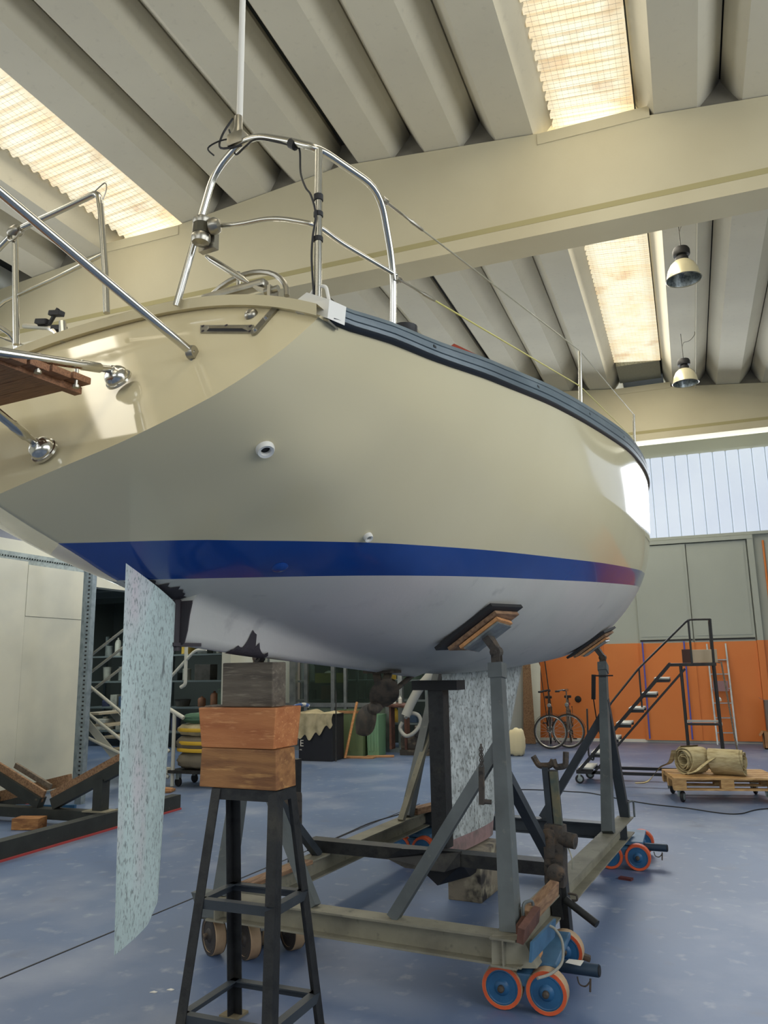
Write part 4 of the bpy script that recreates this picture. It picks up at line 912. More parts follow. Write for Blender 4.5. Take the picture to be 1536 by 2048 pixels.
# floor debris
for lab, c, m in (('red plastic scrap on the floor below the cross beam', (-.16, -1.76, .004), mat('red_scrap', (190, 60, 60), .6)), ('white paper scrap on the floor left of the stand', (-.92, -2.12, .004), skirt_m), ('pale flake on the floor left of the stand', (-.86, -2.06, .003), skirt_m)):
    MB().prism([(c[0], c[1], .0005), (c[0]+.03, c[1]+.005, .0005), (c[0]+.035, c[1]+.02, .0005), (c[0]+.01, c[1]+.022, .0005)], (0, 0, .004)).build('scrap', m, label=lab, cat='scrap')
FRAME = Matrix()
# ------------------------------------------------------------------ left background
def K(x, z, y0=10.5, y1=9.8): f = y1/y0; return (x*f, y1, 1.65+(z-1.65)*f)
# pallet rack upright
perf = mat('blue_grey_rack_steel', (140, 154, 162), .5, .4, var=[((118, 132, 140), 12, .45, .65)])
ru = thing('rack_upright', (-7.5, 8.6, 0), 'tall perforated grey rack upright beside the white sliding panel', 'rack')
MB().b2((-7.39, 8.25, 0), (-7.29, 8.33, 3.3)).build('post', perf, ru)
MB().b2((-7.99, 8.86, 0), (-7.91, 8.94, 3.3)).build('post', perf, ru)
for z0, z1 in ((.25, .85), (1.45, .85), (1.45, 2.05), (2.65, 2.05), (2.65, 3.2)): MB().bar((-7.36, 8.31, z0), (-7.94, 8.89, z1), .035, .02, (0, 1, 0)).build('brace', galv, ru)
mb = MB()
for i in range(60): mb.b2((-7.355, 8.247, .08+.053*i), (-7.325, 8.2495, .1+.053*i))
mb.build('slots', black_m, ru, kind='stuff')
# white platform stair
wtube = mat('white_tube', (196, 198, 190), .45); tread_m = mat('stair_tread', (172, 166, 148), .7)
ws = thing('mobile_stair', (-7.6, 10.0, 0), 'white tubular stair with three parallel rails behind the rudder', 'stair')
for z in (1.815, 1.53, 1.21): MB().tube([K(-9.35, z, 10.5, 10.3), K(-8.0, z+.83, 10.5, 10.3)], .022, 10).build('rail', wtube, ws, smooth=True)
for z in (1.451, 1.013, .62): MB().tube([K(-9.32, z), K(-7.62, z-.62*1.7 if z > 1.2 else max(z-.6*1.7, .02))], .024, 10).build('rail', wtube, ws, smooth=True)
MB().tube(rounded([K(-7.9, 1.28), K(-7.2, 1.93), K(-7.0, 1.93)], .1), .022, 10).build('rail', wtube, ws, smooth=True)
MB().tube(rounded([K(-7.37, 1.98), K(-7.37, 1.40), K(-7.45, 1.36)], .06), .026, 10).build('post', wtube, ws, smooth=True)
MB().tube([K(-7.55, -.11), K(-7.55, .98)], .028, 10).build('post', wtube, ws, smooth=True)
MB().tube([K(-7.75, 1.08), K(-7.38, .9)], .03, 10).build('rail', wtube, ws, smooth=True)
for i in range(6):
    MB().b2((-8.75+.17*i, 9.85, .98-.17*i), (-8.45+.17*i, 10.55, 1.01-.17*i)).build('tread', tread_m, ws)
MB().bar((-8.8, 9.84, 1.0), (-7.7, 9.84, .03), .02, .12).build('stringer', wtube, ws); MB().bar((-8.8, 10.56, 1.0), (-7.7, 10.56, .03), .02, .12).build('stringer', wtube, ws)
MB().b2((-7.6, 9.78, .18), (-7.0, 9.84, .22)).build('base_rail', wtube, ws)
# store shelves with their contents
shelf_m = mat('shelf_steel', (120, 130, 130), .5, .3)
random.seed(11)
cols = [(60, 70, 74), (120, 126, 122), (170, 170, 158), (70, 92, 120), (44, 52, 56), (140, 96, 70), (92, 110, 96), (196, 192, 178), (208, 170, 60), (88, 84, 78), (60, 66, 96)]
cm = [mat('store_item_%d' % i, c, .6, var=[(tuple(int(v*.75) for v in c), 6, .4, .7)]) for i, c in enumerate(cols)]
cn = ['black', 'grey', 'pale grey', 'slate blue', 'dark green', 'brown', 'sage green', 'cream', 'yellow', 'taupe', 'navy']
kinds = ['tin', 'carton', 'canister', 'tool case', 'bucket']
used_labels = set()
def clutter(x, y, z, w, d, h, where, kind=None):
    i = random.randrange(len(cols)); k = kind or random.choice(kinds); c = (x, y, z)
    mb = MB(); a = random.uniform(-.25, .25)
    if k == 'tin': mb.lathe([(w*.45, 0), (w*.47, h*.04), (w*.45, h*.08), (w*.45, h*.92), (w*.47, h*.96), (w*.42, h), (0, h)], c, (0, 0, 1), 14)
    elif k == 'canister': mb.lathe([(w*.4, 0), (w*.42, h*.7), (w*.3, h*.85), (w*.12, h*.9), (w*.12, h), (0, h)], c, (0, 0, 1), 14)
    elif k == 'bucket': mb.lathe([(w*.36, 0), (w*.46, h*.95), (w*.5, h), (w*.44, h), (w*.36, h*.1), (0, h*.1)], c, (0, 0, 1), 14)
    elif k == 'tool case': mb.bev((x, y, z+h*.4), (w, d, h*.8), .02, (0, 0, a)).bev((x, y, z+h*.88), (w*.4, d*.2, h*.12), .01, (0, 0, a))
    else: mb.bev((x, y, z+h/2), (w, d, h), .008, (0, 0, a)).b2((x-w*.04, y-d*.5, z+h-.002), (x+w*.04, y+d*.5, z+h+.002))
    o = mb.build({'tin': 'paint_tin', 'carton': 'carton', 'canister': 'canister', 'tool case': 'tool_case', 'bucket': 'bucket'}[k], cm[i], smooth=k in ('tin', 'canister', 'bucket'))
    return tag(o, '%s %s, %s' % (cn[i], k, where), {'tool case': 'case'}.get(k, k), 'stored goods on the shelves')
ORD = ['first', 'second', 'third', 'fourth', 'fifth', 'sixth', 'seventh', 'eighth', 'ninth', 'tenth', 'eleventh', 'twelfth', 'thirteenth', 'fourteenth', 'fifteenth']
def rack(name, lab, x0, x1, y, depth, levels, words):
    global RK
    rk = RK = thing(name, ((x0+x1)/2, y, 0), lab, 'shelving')
    for x in (x0, (x0+x1)/2, x1):
        for yy in (y-depth/2, y+depth/2): MB().b2((x-.025, yy-.025, 0), (x+.025, yy+.025, levels[-1]+.45)).build('post', shelf_m, rk)
    for z in levels: MB().b2((x0, y-depth/2, z-.035), (x1, y+depth/2, z)).build('shelf', shelf_m, rk)
    for li, z in enumerate(levels):
        x = x0+.2; nth = 0; gap = (levels[li+1]-z if li+1 < len(levels) else .5)-.06
        while x < x1-.2:
            w = random.uniform(.16, .38); h = min(gap, random.uniform(.14, .42))
            if abs(x+w/2-(x0+x1)/2) > w/2+.03: clutter(x+w/2, y-random.uniform(0, .08), z+.001, w, depth*.6, h, ORD[nth]+' from left '+words[li]); nth += 1
            x += w+random.uniform(.05, .22)
rack('store_shelving', 'dark steel shelving full of goods in the store beyond the stair', -12.6, -8.9, 14.6, .5, (.35, .85, 1.4, 1.95),
     ('on the lowest shelf of the back store', 'on the second shelf of the back store', 'on the third shelf of the back store', 'on the top shelf of the back store'))
# loaded trolley behind the stand: sacks lashed with yellow straps
tr_ = thing('trolley', (-6.75, 9.95, 0), 'low dark trolley with castors loaded with sacks', 'trolley')
MB().b2((-7.1, 9.75, .19), (-6.2, 10.35, .23)).build('deck', black_st, tr_)
for x, y in ((-6.98, 9.85), (-6.32, 9.85), (-6.98, 10.25), (-6.32, 10.25)):
    wl_ = MB().lathe([(.02, -.02), (.06, -.018), (.065, -.01), (.065, .01), (.06, .018), (.02, .02)], (x, y, .065), (.3, 1, 0), 16).build('castor', black_m, tr_, smooth=True); MB().b2((x-.03, y-.03, .1), (x+.03, y+.03, .19)).build('fork', galv, wl_)
def sack(c, d, m, lab, seed, straps=None):
    random.seed(seed); bm = bmesh.new(); bmesh.ops.create_cube(bm, size=1); bmesh.ops.subdivide_edges(bm, edges=bm.edges[:], cuts=5, use_grid_fill=True)
    vs_ = []
    for v in bm.verts:
        p = v.co*2; q = Vector([p[i]*math.sqrt(max(0, 1-p[(i+1) % 3]**2*.36-p[(i+2) % 3]**2*.36+p[(i+1) % 3]**2*p[(i+2) % 3]**2*.2)) for i in range(3)])
        q *= 1+.05*math.sin(p.x*7+seed)+.04*math.sin(p.z*9+p.y*6+seed)
        vs_.append((c[0]+q.x*d[0]/2, c[1]+q.y*d[1]/2, c[2]+max(q.z, -.93)*d[2]/2+d[2]*.465))
    bm.verts.index_update(); mb = MB().add(vs_, [tuple(v.index for v in f.verts) for f in bm.faces]); bm.free()
    return mb.build('sack', m, smooth=True, label=lab, cat='sack', sharp=80)
canvas = mat('beige_canvas', (190, 178, 146), .85, var=[((160, 150, 120), 7, .4, .7)], bump=(14, .5))
gcan = mat('green_canvas', (70, 104, 84), .85, bump=(14, .5)); ycan = mat('yellow_strap', (210, 170, 50), .6); gycan = mat('grey_canvas', (124, 116, 100), .85, bump=(14, .5))
sack((-6.68, 10.05, .232), (.80, .5, .26), gycan, 'dark grey sack at the bottom of the trolley load', 1)
s2 = sack((-6.68, 10.05, .475), (.82, .5, .24), gycan, 'grey brown sack with yellow strap on the trolley', 2)
s3 = sack((-6.68, 10.05, .69), (.80, .48, .19), canvas, 'beige sack under the green one on the trolley', 3)
sack((-6.66, 10.05, .862), (.74, .44, .16), gcan, 'green sack topping the trolley load', 4)
for o, z in ((s2, .50), (s2, .60), (s3, .78)):
    MB().tube([(-6.68+.43*math.cos(t)*(1 if abs(math.cos(t)) < .99 else 1), 10.05+.27*math.sin(t), z) for t in [2*math.pi*i/24 for i in range(24)]], .018, 6, closed=True, flat=1.6).build('strap', ycan, o, smooth=True)
cardm = mat('brown_cardboard', (176, 132, 92), .8, var=[((150, 108, 74), 6, .4, .7)])
MB().bev((-6.95, 9.35, .02), (.42, .22, .03), .008, (0, 0, .3)).bev((-6.9, 9.36, .045), (.30, .15, .03), .01, (0, .1, .5)).build('cardboard_scrap', cardm, label='crumpled brown cardboard on floor below the sacks', cat='cardboard')

# ------------------------------------------------------------------ dark cradle lying at the left edge
lc = thing('boat_cradle', (-6.5, 6.9, 0), 'dark steel cradle with wood padded V arms at the left edge', 'cradle')
dkb = mat('black_green_beam', (52, 56, 54), .6, .2, var=[((40, 44, 43), 4, .4, .7), ((122, 112, 92), 14, .7, .85)], bump=(40, .1)); redp = mat('red_flange_paint', (176, 66, 66), .6)
b_ = MB().b2((-5.97, 4.2, .02), (-5.84, 8.3, .17)).build('long_beam', dkb, lc); MB().b2((-5.985, 4.2, .001), (-5.825, 8.3, .02)).build('lower_flange', redp, b_)
b_ = MB().b2((-8.05, 4.6, .02), (-7.92, 8.3, .17)).build('long_beam', dkb, lc); MB().b2((-8.065, 4.6, .001), (-7.905, 8.3, .02)).build('lower_flange', redp, b_)
MB().b2((-7.92, 7.08, .06), (-5.97, 7.22, .165)).build('cross_beam', dkb, lc)
MB().b2((-6.10, 7.08, .165), (-5.98, 7.2, .50)).build('post', dkb, lc); MB().b2((-7.9, 7.08, .165), (-7.78, 7.2, .62)).build('post', dkb, lc)
MB().b2((-6.2, 7.04, .166), (-5.88, 7.24, .178)).build('base_plate', dusty, lc)
for p, q, nm in (((-6.68, 7.15, .215), (-5.55, 7.15, .74), 'a'), ((-6.86, 7.15, .215), (-7.95, 7.15, .66), 'b')):
    a_ = MB().bar(p, q, .12, .10, (0, 1, 0)).build('arm', dkb, lc)
    P, Q = Vector(p), Vector(q); n = Vector((-(Q-P).z, 0, (Q-P).x)).normalized(); n = n if n.z > 0 else -n
    MB().bar(P+n*.072, Q+n*.072, .13, .03, (0, 1, 0)).build('pad_board', woodb, a_)
    MB().bar(P+n*.10+(Q-P)*.1+Vector((0, .2, 0)), P+n*.10+(Q-P)*.6+Vector((0, .2, 0)), .06, .03, (0, 1, 0)).build('pad_strip', wood, a_)
MB().bar((-7.95, 7.62, .17), (-6.9, 7.62, .40), .12, .06, (0, 1, 0)).build('loose_board', woodb, lc)
MB().bev((-6.75, 6.88, .06), (.30, .18, .115), .006, (0, 0, .25)).build('wood_block', pineb, label='brown timber block on floor inside the dark left cradle', cat='block')
MB().bar((-7.85, 7.75, .03), (-7.1, 7.95, .03), .05, .05).build('blue_bar', hub_b, label='blue steel bar on floor at the far left edge', cat='bar')

# ------------------------------------------------------------------ glazed partition of the sail store
dg = mat('store_glass', (120, 136, 128), .08); dg.node_tree.nodes['Principled BSDF'].inputs['Transmission Weight'].default_value = .9; dg.node_tree.nodes['Principled BSDF'].inputs['IOR'].default_value = 1.1
gp = thing('wall_partition', (-6.4, 14.65, 0), None, None, kind='structure')
for x, w in ((-8.3, .12), (-7.65, .14), (-7.35, .08), (-6.75, .08), (-6.48, .06), (-5.58, .09), (-5.32, .09)): MB().b2((x-w/2, 14.6, 0), (x+w/2, 14.7, 2.6)).build('mullion', alu, gp)
for z in (.04, .88, 2.55): MB().b2((-8.4, 14.61, z-.04), (-5.28, 14.69, z+.04)).build('transom_rail', alu, gp)
for x0, x1 in ((-7.3, -6.8), (-6.7, -6.52), (-6.44, -5.63)):
    MB().b2((x0, 14.64, .93), (x1, 14.66, 2.5)).build('glass_pane', dg, gp); MB().b2((x0, 14.63, .09), (x1, 14.67, .83)).build('lower_panel', mat('green_grey_panel', (92, 106, 94), .6) if 'green_grey_panel' not in MATS else MATS['green_grey_panel'], gp)
MB().b2((-8.5, 14.6, 2.6), (-3.4, 14.75, 4.2)).build('wall_partition_head', store_m, kind='structure')
MB().b2((-3.55, 14.75, 0), (-3.4, 17.45, 4.2)).build('wall_partition_side', wall_m, kind='structure')
MB().b2((-8.4, 16.4, 0), (-3.6, 16.5, 2.6)).build('wall_partition_back', mat('dark_store_back', (58, 66, 62), .9), kind='structure')
rack('sail_shelving', 'shelving with goods behind the glazed partition', -8.0, -5.0, 15.5, .45, (.5, .95, 1.35), ('on the lower shelf behind the glass', 'on the middle shelf behind the glass', 'on the upper shelf behind the glass'))
MB().b2((-7.45, 15.24, 1.30), (-6.75, 15.25, 1.50)).build('banner', mat('yellow_banner', (196, 184, 86), .6), RK, label='yellow banner')
# black display box with white lettering, cloth and rag on top
blk = mat('navy_black_board', (26, 28, 36), .6)
bx = thing('display_box', (-6.35, 13.2, 0), 'black box with white letter E behind the pine blocks', 'box')
MB().bev((-6.35, 13.25, .40), (.66, .5, .80), .01).build('carcass', blk, bx)
def text(body, size, loc, rot, m, parent, name='lettering'):
    cu = bpy.data.curves.new(name, 'FONT'); cu.body = body; cu.size = size; cu.extrude = .001
    o = bpy.data.objects.new(name, cu); SC.collection.objects.link(o); cu.materials.append(m)
    dg_ = bpy.context.evaluated_depsgraph_get(); me = bpy.data.meshes.new_from_object(o.evaluated_get(dg_)); bpy.data.objects.remove(o)
    me.materials.clear(); me.materials.append(m)
    o = bpy.data.objects.new(name, me); SC.collection.objects.link(o); o.parent = parent
    M = Matrix.Translation(loc) @ rot; o.matrix_parent_inverse = ROOTM[parent].inverted(); o.matrix_world = M; ROOTM[o] = M
    return o
text('E', .16, (-6.66, 12.997, .25), Matrix.Rotation(R(90), 4, 'X'), skirt_m, bx)
text('nc', .05, (-6.66, 12.997, .18), Matrix.Rotation(R(90), 4, 'X'), skirt_m, bx)
mb = MB(); rows = []
for i in range(49):
    r = []
    for j in range(9):
        x = -6.78+.8*i/48; v = j/8
        if v < .5: y, z = 13.5-.55*v*2*.95, .82+.02*math.sin(x*20)+.05*math.exp(-((x+6.62)**2)/.01)
        else:
            dz = (v-.5)*2*(.30+.12*math.sin((x+6.8)*5.2)+.05*math.sin(x*31)); y, z = 12.975-.02*math.sin(x*28)-.01, .82-dz
        r.append((x+.03*math.sin(v*6), y, z))
    rows.append(r)
mb.grid(rows); cl = mb.build('drape_cloth', canvas, smooth=True, label='beige cloth draped over the black box', cat='cloth')
mb = MB().tube(curve([(-6.83, 13.1, .93), (-6.72, 13.05, .955), (-6.6, 13.06, .97), (-6.52, 13.1, .94)], 5), .05, 8, flat=.7).tube(curve([(-6.85, 13.0, .92), (-6.75, 12.99, .90), (-6.68, 13.0, .93)], 5), .03, 8)
mb.build('rag', mat('blue_white_rag', (70, 100, 160), .8, var=[((200, 200, 196), 9, .48, .55)]), smooth=True, label='blue and white rag bundled on the draped cloth', cat='rag')
MB().tube([(-5.93, 12.95, .012), (-5.99, 13.1, 1.2)], .012, 8).build('rod', black_st, label='thin dark rod leaning beside the black box', cat='rod')
# green bins, paddle stick, floor boards
ol = mat('olive_bin', (104, 122, 88), .6); gr = mat('green_bin', (112, 152, 120), .6)
def bin_(c, w, d, h, m, lab, rim=None):
    t = thing('bin', c, lab, 'bin'); x, y, z = c
    mb = MB(); lo, hi = [], []
    P0 = [(x-w*.45, y-d*.45, 0), (x+w*.45, y-d*.45, 0), (x+w*.45, y+d*.45, 0), (x-w*.45, y+d*.45, 0)]; P1 = [(x-w/2, y-d/2, h), (x+w/2, y-d/2, h), (x+w/2, y+d/2, h), (x-w/2, y+d/2, h)]
    P2 = [(x-w*.44, y-d*.44, h), (x+w*.44, y-d*.44, h), (x+w*.44, y+d*.44, h), (x-w*.44, y+d*.44, h)]; P3 = [(p[0]*.1+q[0]*.9, p[1]*.1+q[1]*.9, .06) for p, q in zip(P2, P0)]
    mb.add(P0+P1+P2+P3, [(3, 2, 1, 0)]+[(i, (i+1) % 4, (i+1) % 4+4, i+4) for i in range(4)]+[(i+4, (i+1) % 4+4, (i+1) % 4+8, i+8) for i in range(4)]+[(i+8, (i+1) % 4+8, (i+1) % 4+12, i+12) for i in range(4)]+[(12, 13, 14, 15)])
    mb.build('body', m, t)
    MB().b2((x-w*.52, y-d*.52, h-.05), (x+w*.52, y-d*.5, h)).b2((x-w*.52, y+d*.5, h-.05), (x+w*.52, y+d*.52, h)).build('rim', rim or m, t)
    for k in (-.25, .0, .25): MB().b2((x+w*k-.015, y-d*.5-.002, .1), (x+w*k+.015, y-d*.47, h-.06)).build('rib', m, t)
bin_((-6.05, 14.05, 0), .56, .45, .82, ol, 'olive green bin with brown rim behind the propeller', cardm)
bin_((-5.62, 14.1, 0), .24, .4, .74, gr, 'narrow light green bin right of the olive bin')
MB().tube([(-5.98, 13.45, .012), (-5.86, 13.75, .98)], .024, 10).build('wooden_stick', ply, smooth=True, label='thick wooden stick leaning in front of the green bins', cat='stick')
for i, (c, d, a) in enumerate((((-5.95, 13.62, .012), (.95, .22, .022), .05), ((-5.45, 13.85, .012), (.5, .2, .022), .35))): MB().bev(c, d, .004, (0, 0, a)).build('floor_board', cardm, label=('long brown board lying before the olive bin', 'short brown board lying angled before the green bin')[i], cat='board')
# hoses and parts heaped right of the partition
hose = mat('grey_hose', (160, 160, 154), .6); dpart = mat('dark_engine_parts', (66, 62, 58), .6, .4, var=[((120, 108, 92), 9, .5, .7)])
MB().b2((-5.2, 14.2, .0), (-4.5, 14.5, .1)).bev((-4.95, 14.4, .22), (.5, .3, .24), .03).bev((-4.78, 14.3, .42), (.3, .25, .16), .04, (.2, .1, .4)).build('engine_block', dpart, label='dark heap of engine parts under the grey hoses', cat='machine')
MB().tube(curve([(-5.1, 14.1, .60), (-5.14, 14.08, .48), (-5.02, 14.05, .36), (-4.86, 14.05, .42), (-4.75, 14.1, .58), (-4.78, 14.1, .72), (-4.92, 14.1, .76), (-5.05, 14.12, .68)], 6), .035, 10).build('hose', hose, smooth=True, label='coiled grey hose hanging over dark engine parts', cat='hose')
MB().tube(curve([(-5.0, 14.0, .72), (-4.9, 14.05, .95), (-4.72, 14.1, 1.25), (-4.5, 14.2, 1.5)], 6), .085, 12).build('duct', hose, smooth=True, label='thick pale duct rising behind the black keel prop', cat='duct')
MB().bev((-5.25, 14.3, .90), (.50, .3, .05), .02, (.1, .05, 0)).b2((-5.4, 14.2, .1), (-5.36, 14.4, .88)).b2((-5.1, 14.2, .1), (-5.06, 14.4, .88)).build('bench', woodr, label='small brown bench top beside the glazed partition', cat='bench')
for x, h in ((-5.32, .2), (-5.2, .14)): MB().lathe([(.035, 0), (.035, h*.7), (.015, h*.8), (.015, h), (0, h)], (x, 14.28, .927), (0, 0, 1), 12).build('bottle', white_gl, smooth=True, label='white bottle on the brown bench, %s' % ('taller one' if h > .15 else 'shorter one'), cat='bottle')
# ------------------------------------------------------------------ right background
MB().prism([(-3.35, 16.9, .01), (-3.08, 16.9, .01), (-3.03, 17.1, 1.55), (-3.09, 17.12, 1.70), (-3.24, 17.12, 1.70), (-3.30, 17.1, 1.55)], (.0, .03, .0)).build('white_board', white_m, label='tall white board with clipped corners leaning on the orange wall', cat='board')
MB().prism([(-3.37, 16.6, .01), (-3.12, 16.6, .01), (-3.2, 16.85, 1.85), (-3.34, 16.85, 1.85)], (0, .03, 0)).build('brown_board', woodb, label='brown plank leaning beside the white board', cat='board')
for i, (p, q, r) in enumerate((((-2.78, 17.0, .012), (-3.0, 17.4, 1.95), .012), ((-2.9, 17.05, .012), (-3.12, 17.4, 1.9), .009))): MB().cyl(p, q, r, 8).build('pole', black_st, label=('thicker', 'thinner')[i]+' dark pole leaning on the orange wall behind the bicycles', cat='pole')
sack((-3.07, 14.55, .0), (.30, .24, .50), mat('cream_bag', (206, 194, 158), .85, bump=(16, .4)), 'cream cloth bag standing on floor near the white board', 9)
MB().bev((-3.24, 14.60, .11), (.10, .2, .22), .02).build('blue_bag', hub_b, label='small blue bag behind the cream bag', cat='bag')
# bicycles
tyre = mat('bicycle_tyre', (58, 56, 54), .7); rimm = mat('bicycle_rim', (190, 190, 186), .3, .8)
def bicycle(loc, heading, steer, label, frame_m, bar_m, r=.325):
    bk = thing('bicycle', loc, label, 'bicycle', 0)
    h = Vector((math.cos(heading), math.sin(heading), 0)); z = Vector((0, 0, 1)); o = Vector(loc)
    hf = Vector((math.cos(heading+steer), math.sin(heading+steer), 0)); sf = Vector((-hf.y, hf.x, 0)); s = Vector((-h.y, h.x, 0))
    F_ = o+z*r; Rr = o-h*1.04+z*r
    def wheel(c, d, side):
        w = MB().tube(arc(c, r-.016, 0, 2*math.pi, 32, d, z)[:-1], .017, 8, closed=True).build('tyre', tyre, bk, smooth=True)
        MB().tube(arc(c, r-.038, 0, 2*math.pi, 32, d, z)[:-1], .011, 6, closed=True).build('rim', rimm, w, smooth=True)
        mb = MB()
        for k in range(18):
            a = 2*math.pi*k/18; mb.bar(c+side*(.02 if k % 2 else -.02), c+(d*math.cos(a)+z*math.sin(a))*(r-.04), .0035, .0035)
        mb.build('spokes', rimm, w, kind='stuff'); MB().cyl(c-side*.05, c+side*.05, .018, 10).build('wheel_hub', rimm, w)
        mb = MB(); g = arc(c, r+.02, R(20), R(170), 14, d*-1, z); mb.grid([[p-side*.028, p+z*.006, p+side*.028] for p in g]); mb.build('mudguard', frame_m, w, smooth=True)
    wheel(F_, hf, sf); wheel(Rr, h, s)
    crown = F_+z*(r+.05)-h*.06; head = crown+z*.16-h*.045; stem = head+z*.22-h*.05; seat = Rr+h*.30+z*.56; bb = Rr+h*.44-z*.04
    fk = MB()
    for k in (-.05, .05): fk.tube([F_+sf*k, crown+sf*k*.9], .012, 8)
    fk.tube([crown, head], .02, 8).tube([head, stem], .013, 8); fk.build('fork', frame_m, bk, smooth=True)
    MB().tube([head-z*.03, bb], .02, 8).tube([head, seat-z*.12], .018, 8).tube([bb, seat], .018, 8).tube([bb, Rr+s*.05], .01, 8).tube([bb, Rr-s*.05], .01, 8).tube([seat-z*.1, Rr+s*.05], .009, 8).tube([seat-z*.1, Rr-s*.05], .009, 8).build('frame', frame_m, bk, smooth=True)
    MB().tube(rounded([stem+sf*.30-hf*.14+z*.0, stem+sf*.16+z*.03, stem+hf*.04, stem-sf*.16+z*.03, stem-sf*.30-hf*.14], .06), .013, 8).build('handlebar', bar_m, bk, smooth=True)
    for k in (1, -1): MB().tube([stem+sf*.30*k-hf*.14, stem+sf*.24*k-hf*.075], .018, 8).build('grip', black_m, bk)
    MB().bev(seat+z*.06, (.14, .14, .05), .02, (0, 0, heading)).prism([seat+z*.05+s*.03+h*.05, seat+z*.05-s*.03+h*.05, seat+z*.05-s*.012+h*.18, seat+z*.05+s*.012+h*.18], z*.035).tube([seat, seat+z*.05], .013, 8).build('saddle', black_m, bk, smooth=True, sharp=50)
    MB().cyl(bb-s*.06, bb+s*.06, .02, 8).bar(bb+s*.06, bb+s*.06-z*.16, .015, .02).bar(bb-s*.06, bb-s*.06+z*.16, .015, .02).bev(bb+s*.10-z*.16, (.08, .08, .02), .005).bev(bb-s*.10+z*.16, (.08, .08, .02), .005).lathe([(.09, -.003), (.09, .003)], bb+s*.045, s, 20).build('crankset', black_m, bk)
    MB().lathe([(0, .0), (.03, .005), (.04, .04), (.03, .05), (0, .05)], crown+h*.04+z*.12, h, 12).build('lamp', chrome, bk, smooth=True)
    rk_ = MB().bar(Rr+z*(r+.08)-h*.12, Rr+z*(r+.08)+h*.22, .012, .01).bar(Rr+z*(r+.08)-h*.12+s*.06, Rr+z*(r+.08)+h*.22+s*.06, .012, .01).bar(Rr+z*(r+.08)-h*.12-s*.06, Rr+z*(r+.08)+h*.22-s*.06, .012, .01).bar(Rr+z*(r+.08)-h*.1+s*.06, Rr+s*.06, .01, .01).bar(Rr+z*(r+.08)-h*.1-s*.06, Rr-s*.06, .01, .01); rk_.build('carrier', black_m, bk)
    MB().cyl(Rr+z*(r+.13)-h*.14, Rr+z*(r+.13)-h*.16, .03, 10).build('reflector', mat('red_reflector', (170, 50, 40), .3) if 'red_reflector' not in MATS else MATS['red_reflector'], bk)
bicycle((-2.66, 15.75, 0), R(-80), R(80), 'black bicycle with turned front wheel, left of the pair at orange wall', mat('black_frame', (50, 46, 44), .4, .3), black_m)
bicycle((-2.36, 16.0, 0), R(-84), R(78), 'bicycle with shiny chrome handlebar, right of the pair at orange wall', mat('grey_brown_frame', (104, 96, 88), .4, .4), chrome)
# mirror-like dark knob on wall
MB().lathe([(0, .06), (.06, .05), (.07, .03), (.03, 0)], (-2.33, 17.49, .86), (0, -1, 0), 14).build('wall_hook', black_m, smooth=True, label='dark round hook on the orange wall right of the bicycles', cat='hook')
MB().tube(curve([(-1.72, 17.3, .62), (-1.78, 17.25, .4), (-1.7, 17.2, .1), (-1.66, 17.1, .02)], 5), .015, 8).bev((-1.72, 17.35, .66), (.12, .08, .12), .02).build('wall_pump', black_st, label='dark hand pump with hose by the orange wall behind the far post', cat='pump')
# platform ladder
blk_t = mat('black_ladder_tube', (34, 34, 36), .45); pale = mat('pale_step', (196, 196, 188), .55)
ld = thing('platform_ladder', (-.6, 11.75, 0), 'black rolling platform ladder with pale steps before the orange wall', 'ladder')
yf, yb = 11.5, 12.05
for y in (yf, yb):
    dx = .0
    MB().bar((-1.6, y, .15), (-.28, y, 1.60), .04, .05, (0, 1, 0)).build('stringer', blk_t, ld)
    MB().bar((-1.41, y, .12), (-.10, y, 1.52), .03, .04, (0, 1, 0)).build('stringer', blk_t, ld)
    MB().tube([(-.14, y, .10), (-.15, y, 1.58)], .018, 8).build('leg', blk_t, ld); MB().tube([(.29, y, .10), (.27, y, 1.58)], .018, 8).build('leg', blk_t, ld)
    MB().b2((-1.62, y-.02, .13), (.32, y+.02, .17)).build('base_rail', blk_t, ld)
    MB().b2((-.14, y-.014, .79), (.29, y+.014, .82)).build('brace', pale if y > 12 else blk_t, ld)
    MB().tube([(.27, y, 1.58), (.275, y, 2.18)], .017, 8).build('guard_post', blk_t, ld)
MB().b2((-1.62, yf, .14), (-1.56, yb, .18)).build('base_rail', blk_t, ld)
for x in (-.14, .29): MB().b2((x-.014, yf, .79), (x+.014, yb, .82)).build('brace', pale, ld)
for i in range(8):
    z = .2+.2*i; x = -1.56+.2*i*.905
    if i < 7: sp0 = MB().bev((x+.07, 11.775, z), (.20, .53, .022), .006).build('step', pale, ld); MB().b2((x-.03, yf, z-.05), (x+.17, yf+.03, z-.012)).b2((x-.03, yb-.03, z-.05), (x+.17, yb, z-.012)).b2((x-.03, yf, z-.05), (x-.0, yb, z-.012)).build('step_frame', blk_t, sp0)
MB().b2((-.28, yf-.02, 1.56), (.30, yb+.02, 1.60)).build('platform', black_st, ld)
MB().b2((.28, yf, 1.10), (.32, yb, 1.13)).build('rear_rung', pale, ld)
MB().tube(rounded([(-1.08, yf, 1.09), (-.69, yf, 1.54), (0, yf, 2.18), (.28, yf, 2.175)], .05), .014, 8).build('handrail', blk_t, ld, smooth=True)
MB().tube([(-1.08, yf, 1.09), (-1.40, yf, .62)], .014, 8).build('handrail', blk_t, ld)
MB().tube([(.275, yf, 2.17), (.275, yb, 2.17)], .016, 8).build('guard_rail', blk_t, ld)
MB().tube([(0, yf, 1.60), (0, yf, 2.18)], .014, 8).build('guard_post', blk_t, ld); MB().tube([(-.687, yf, 1.02), (-.687, yf, 1.54)], .012, 8).build('guard_post', blk_t, ld)
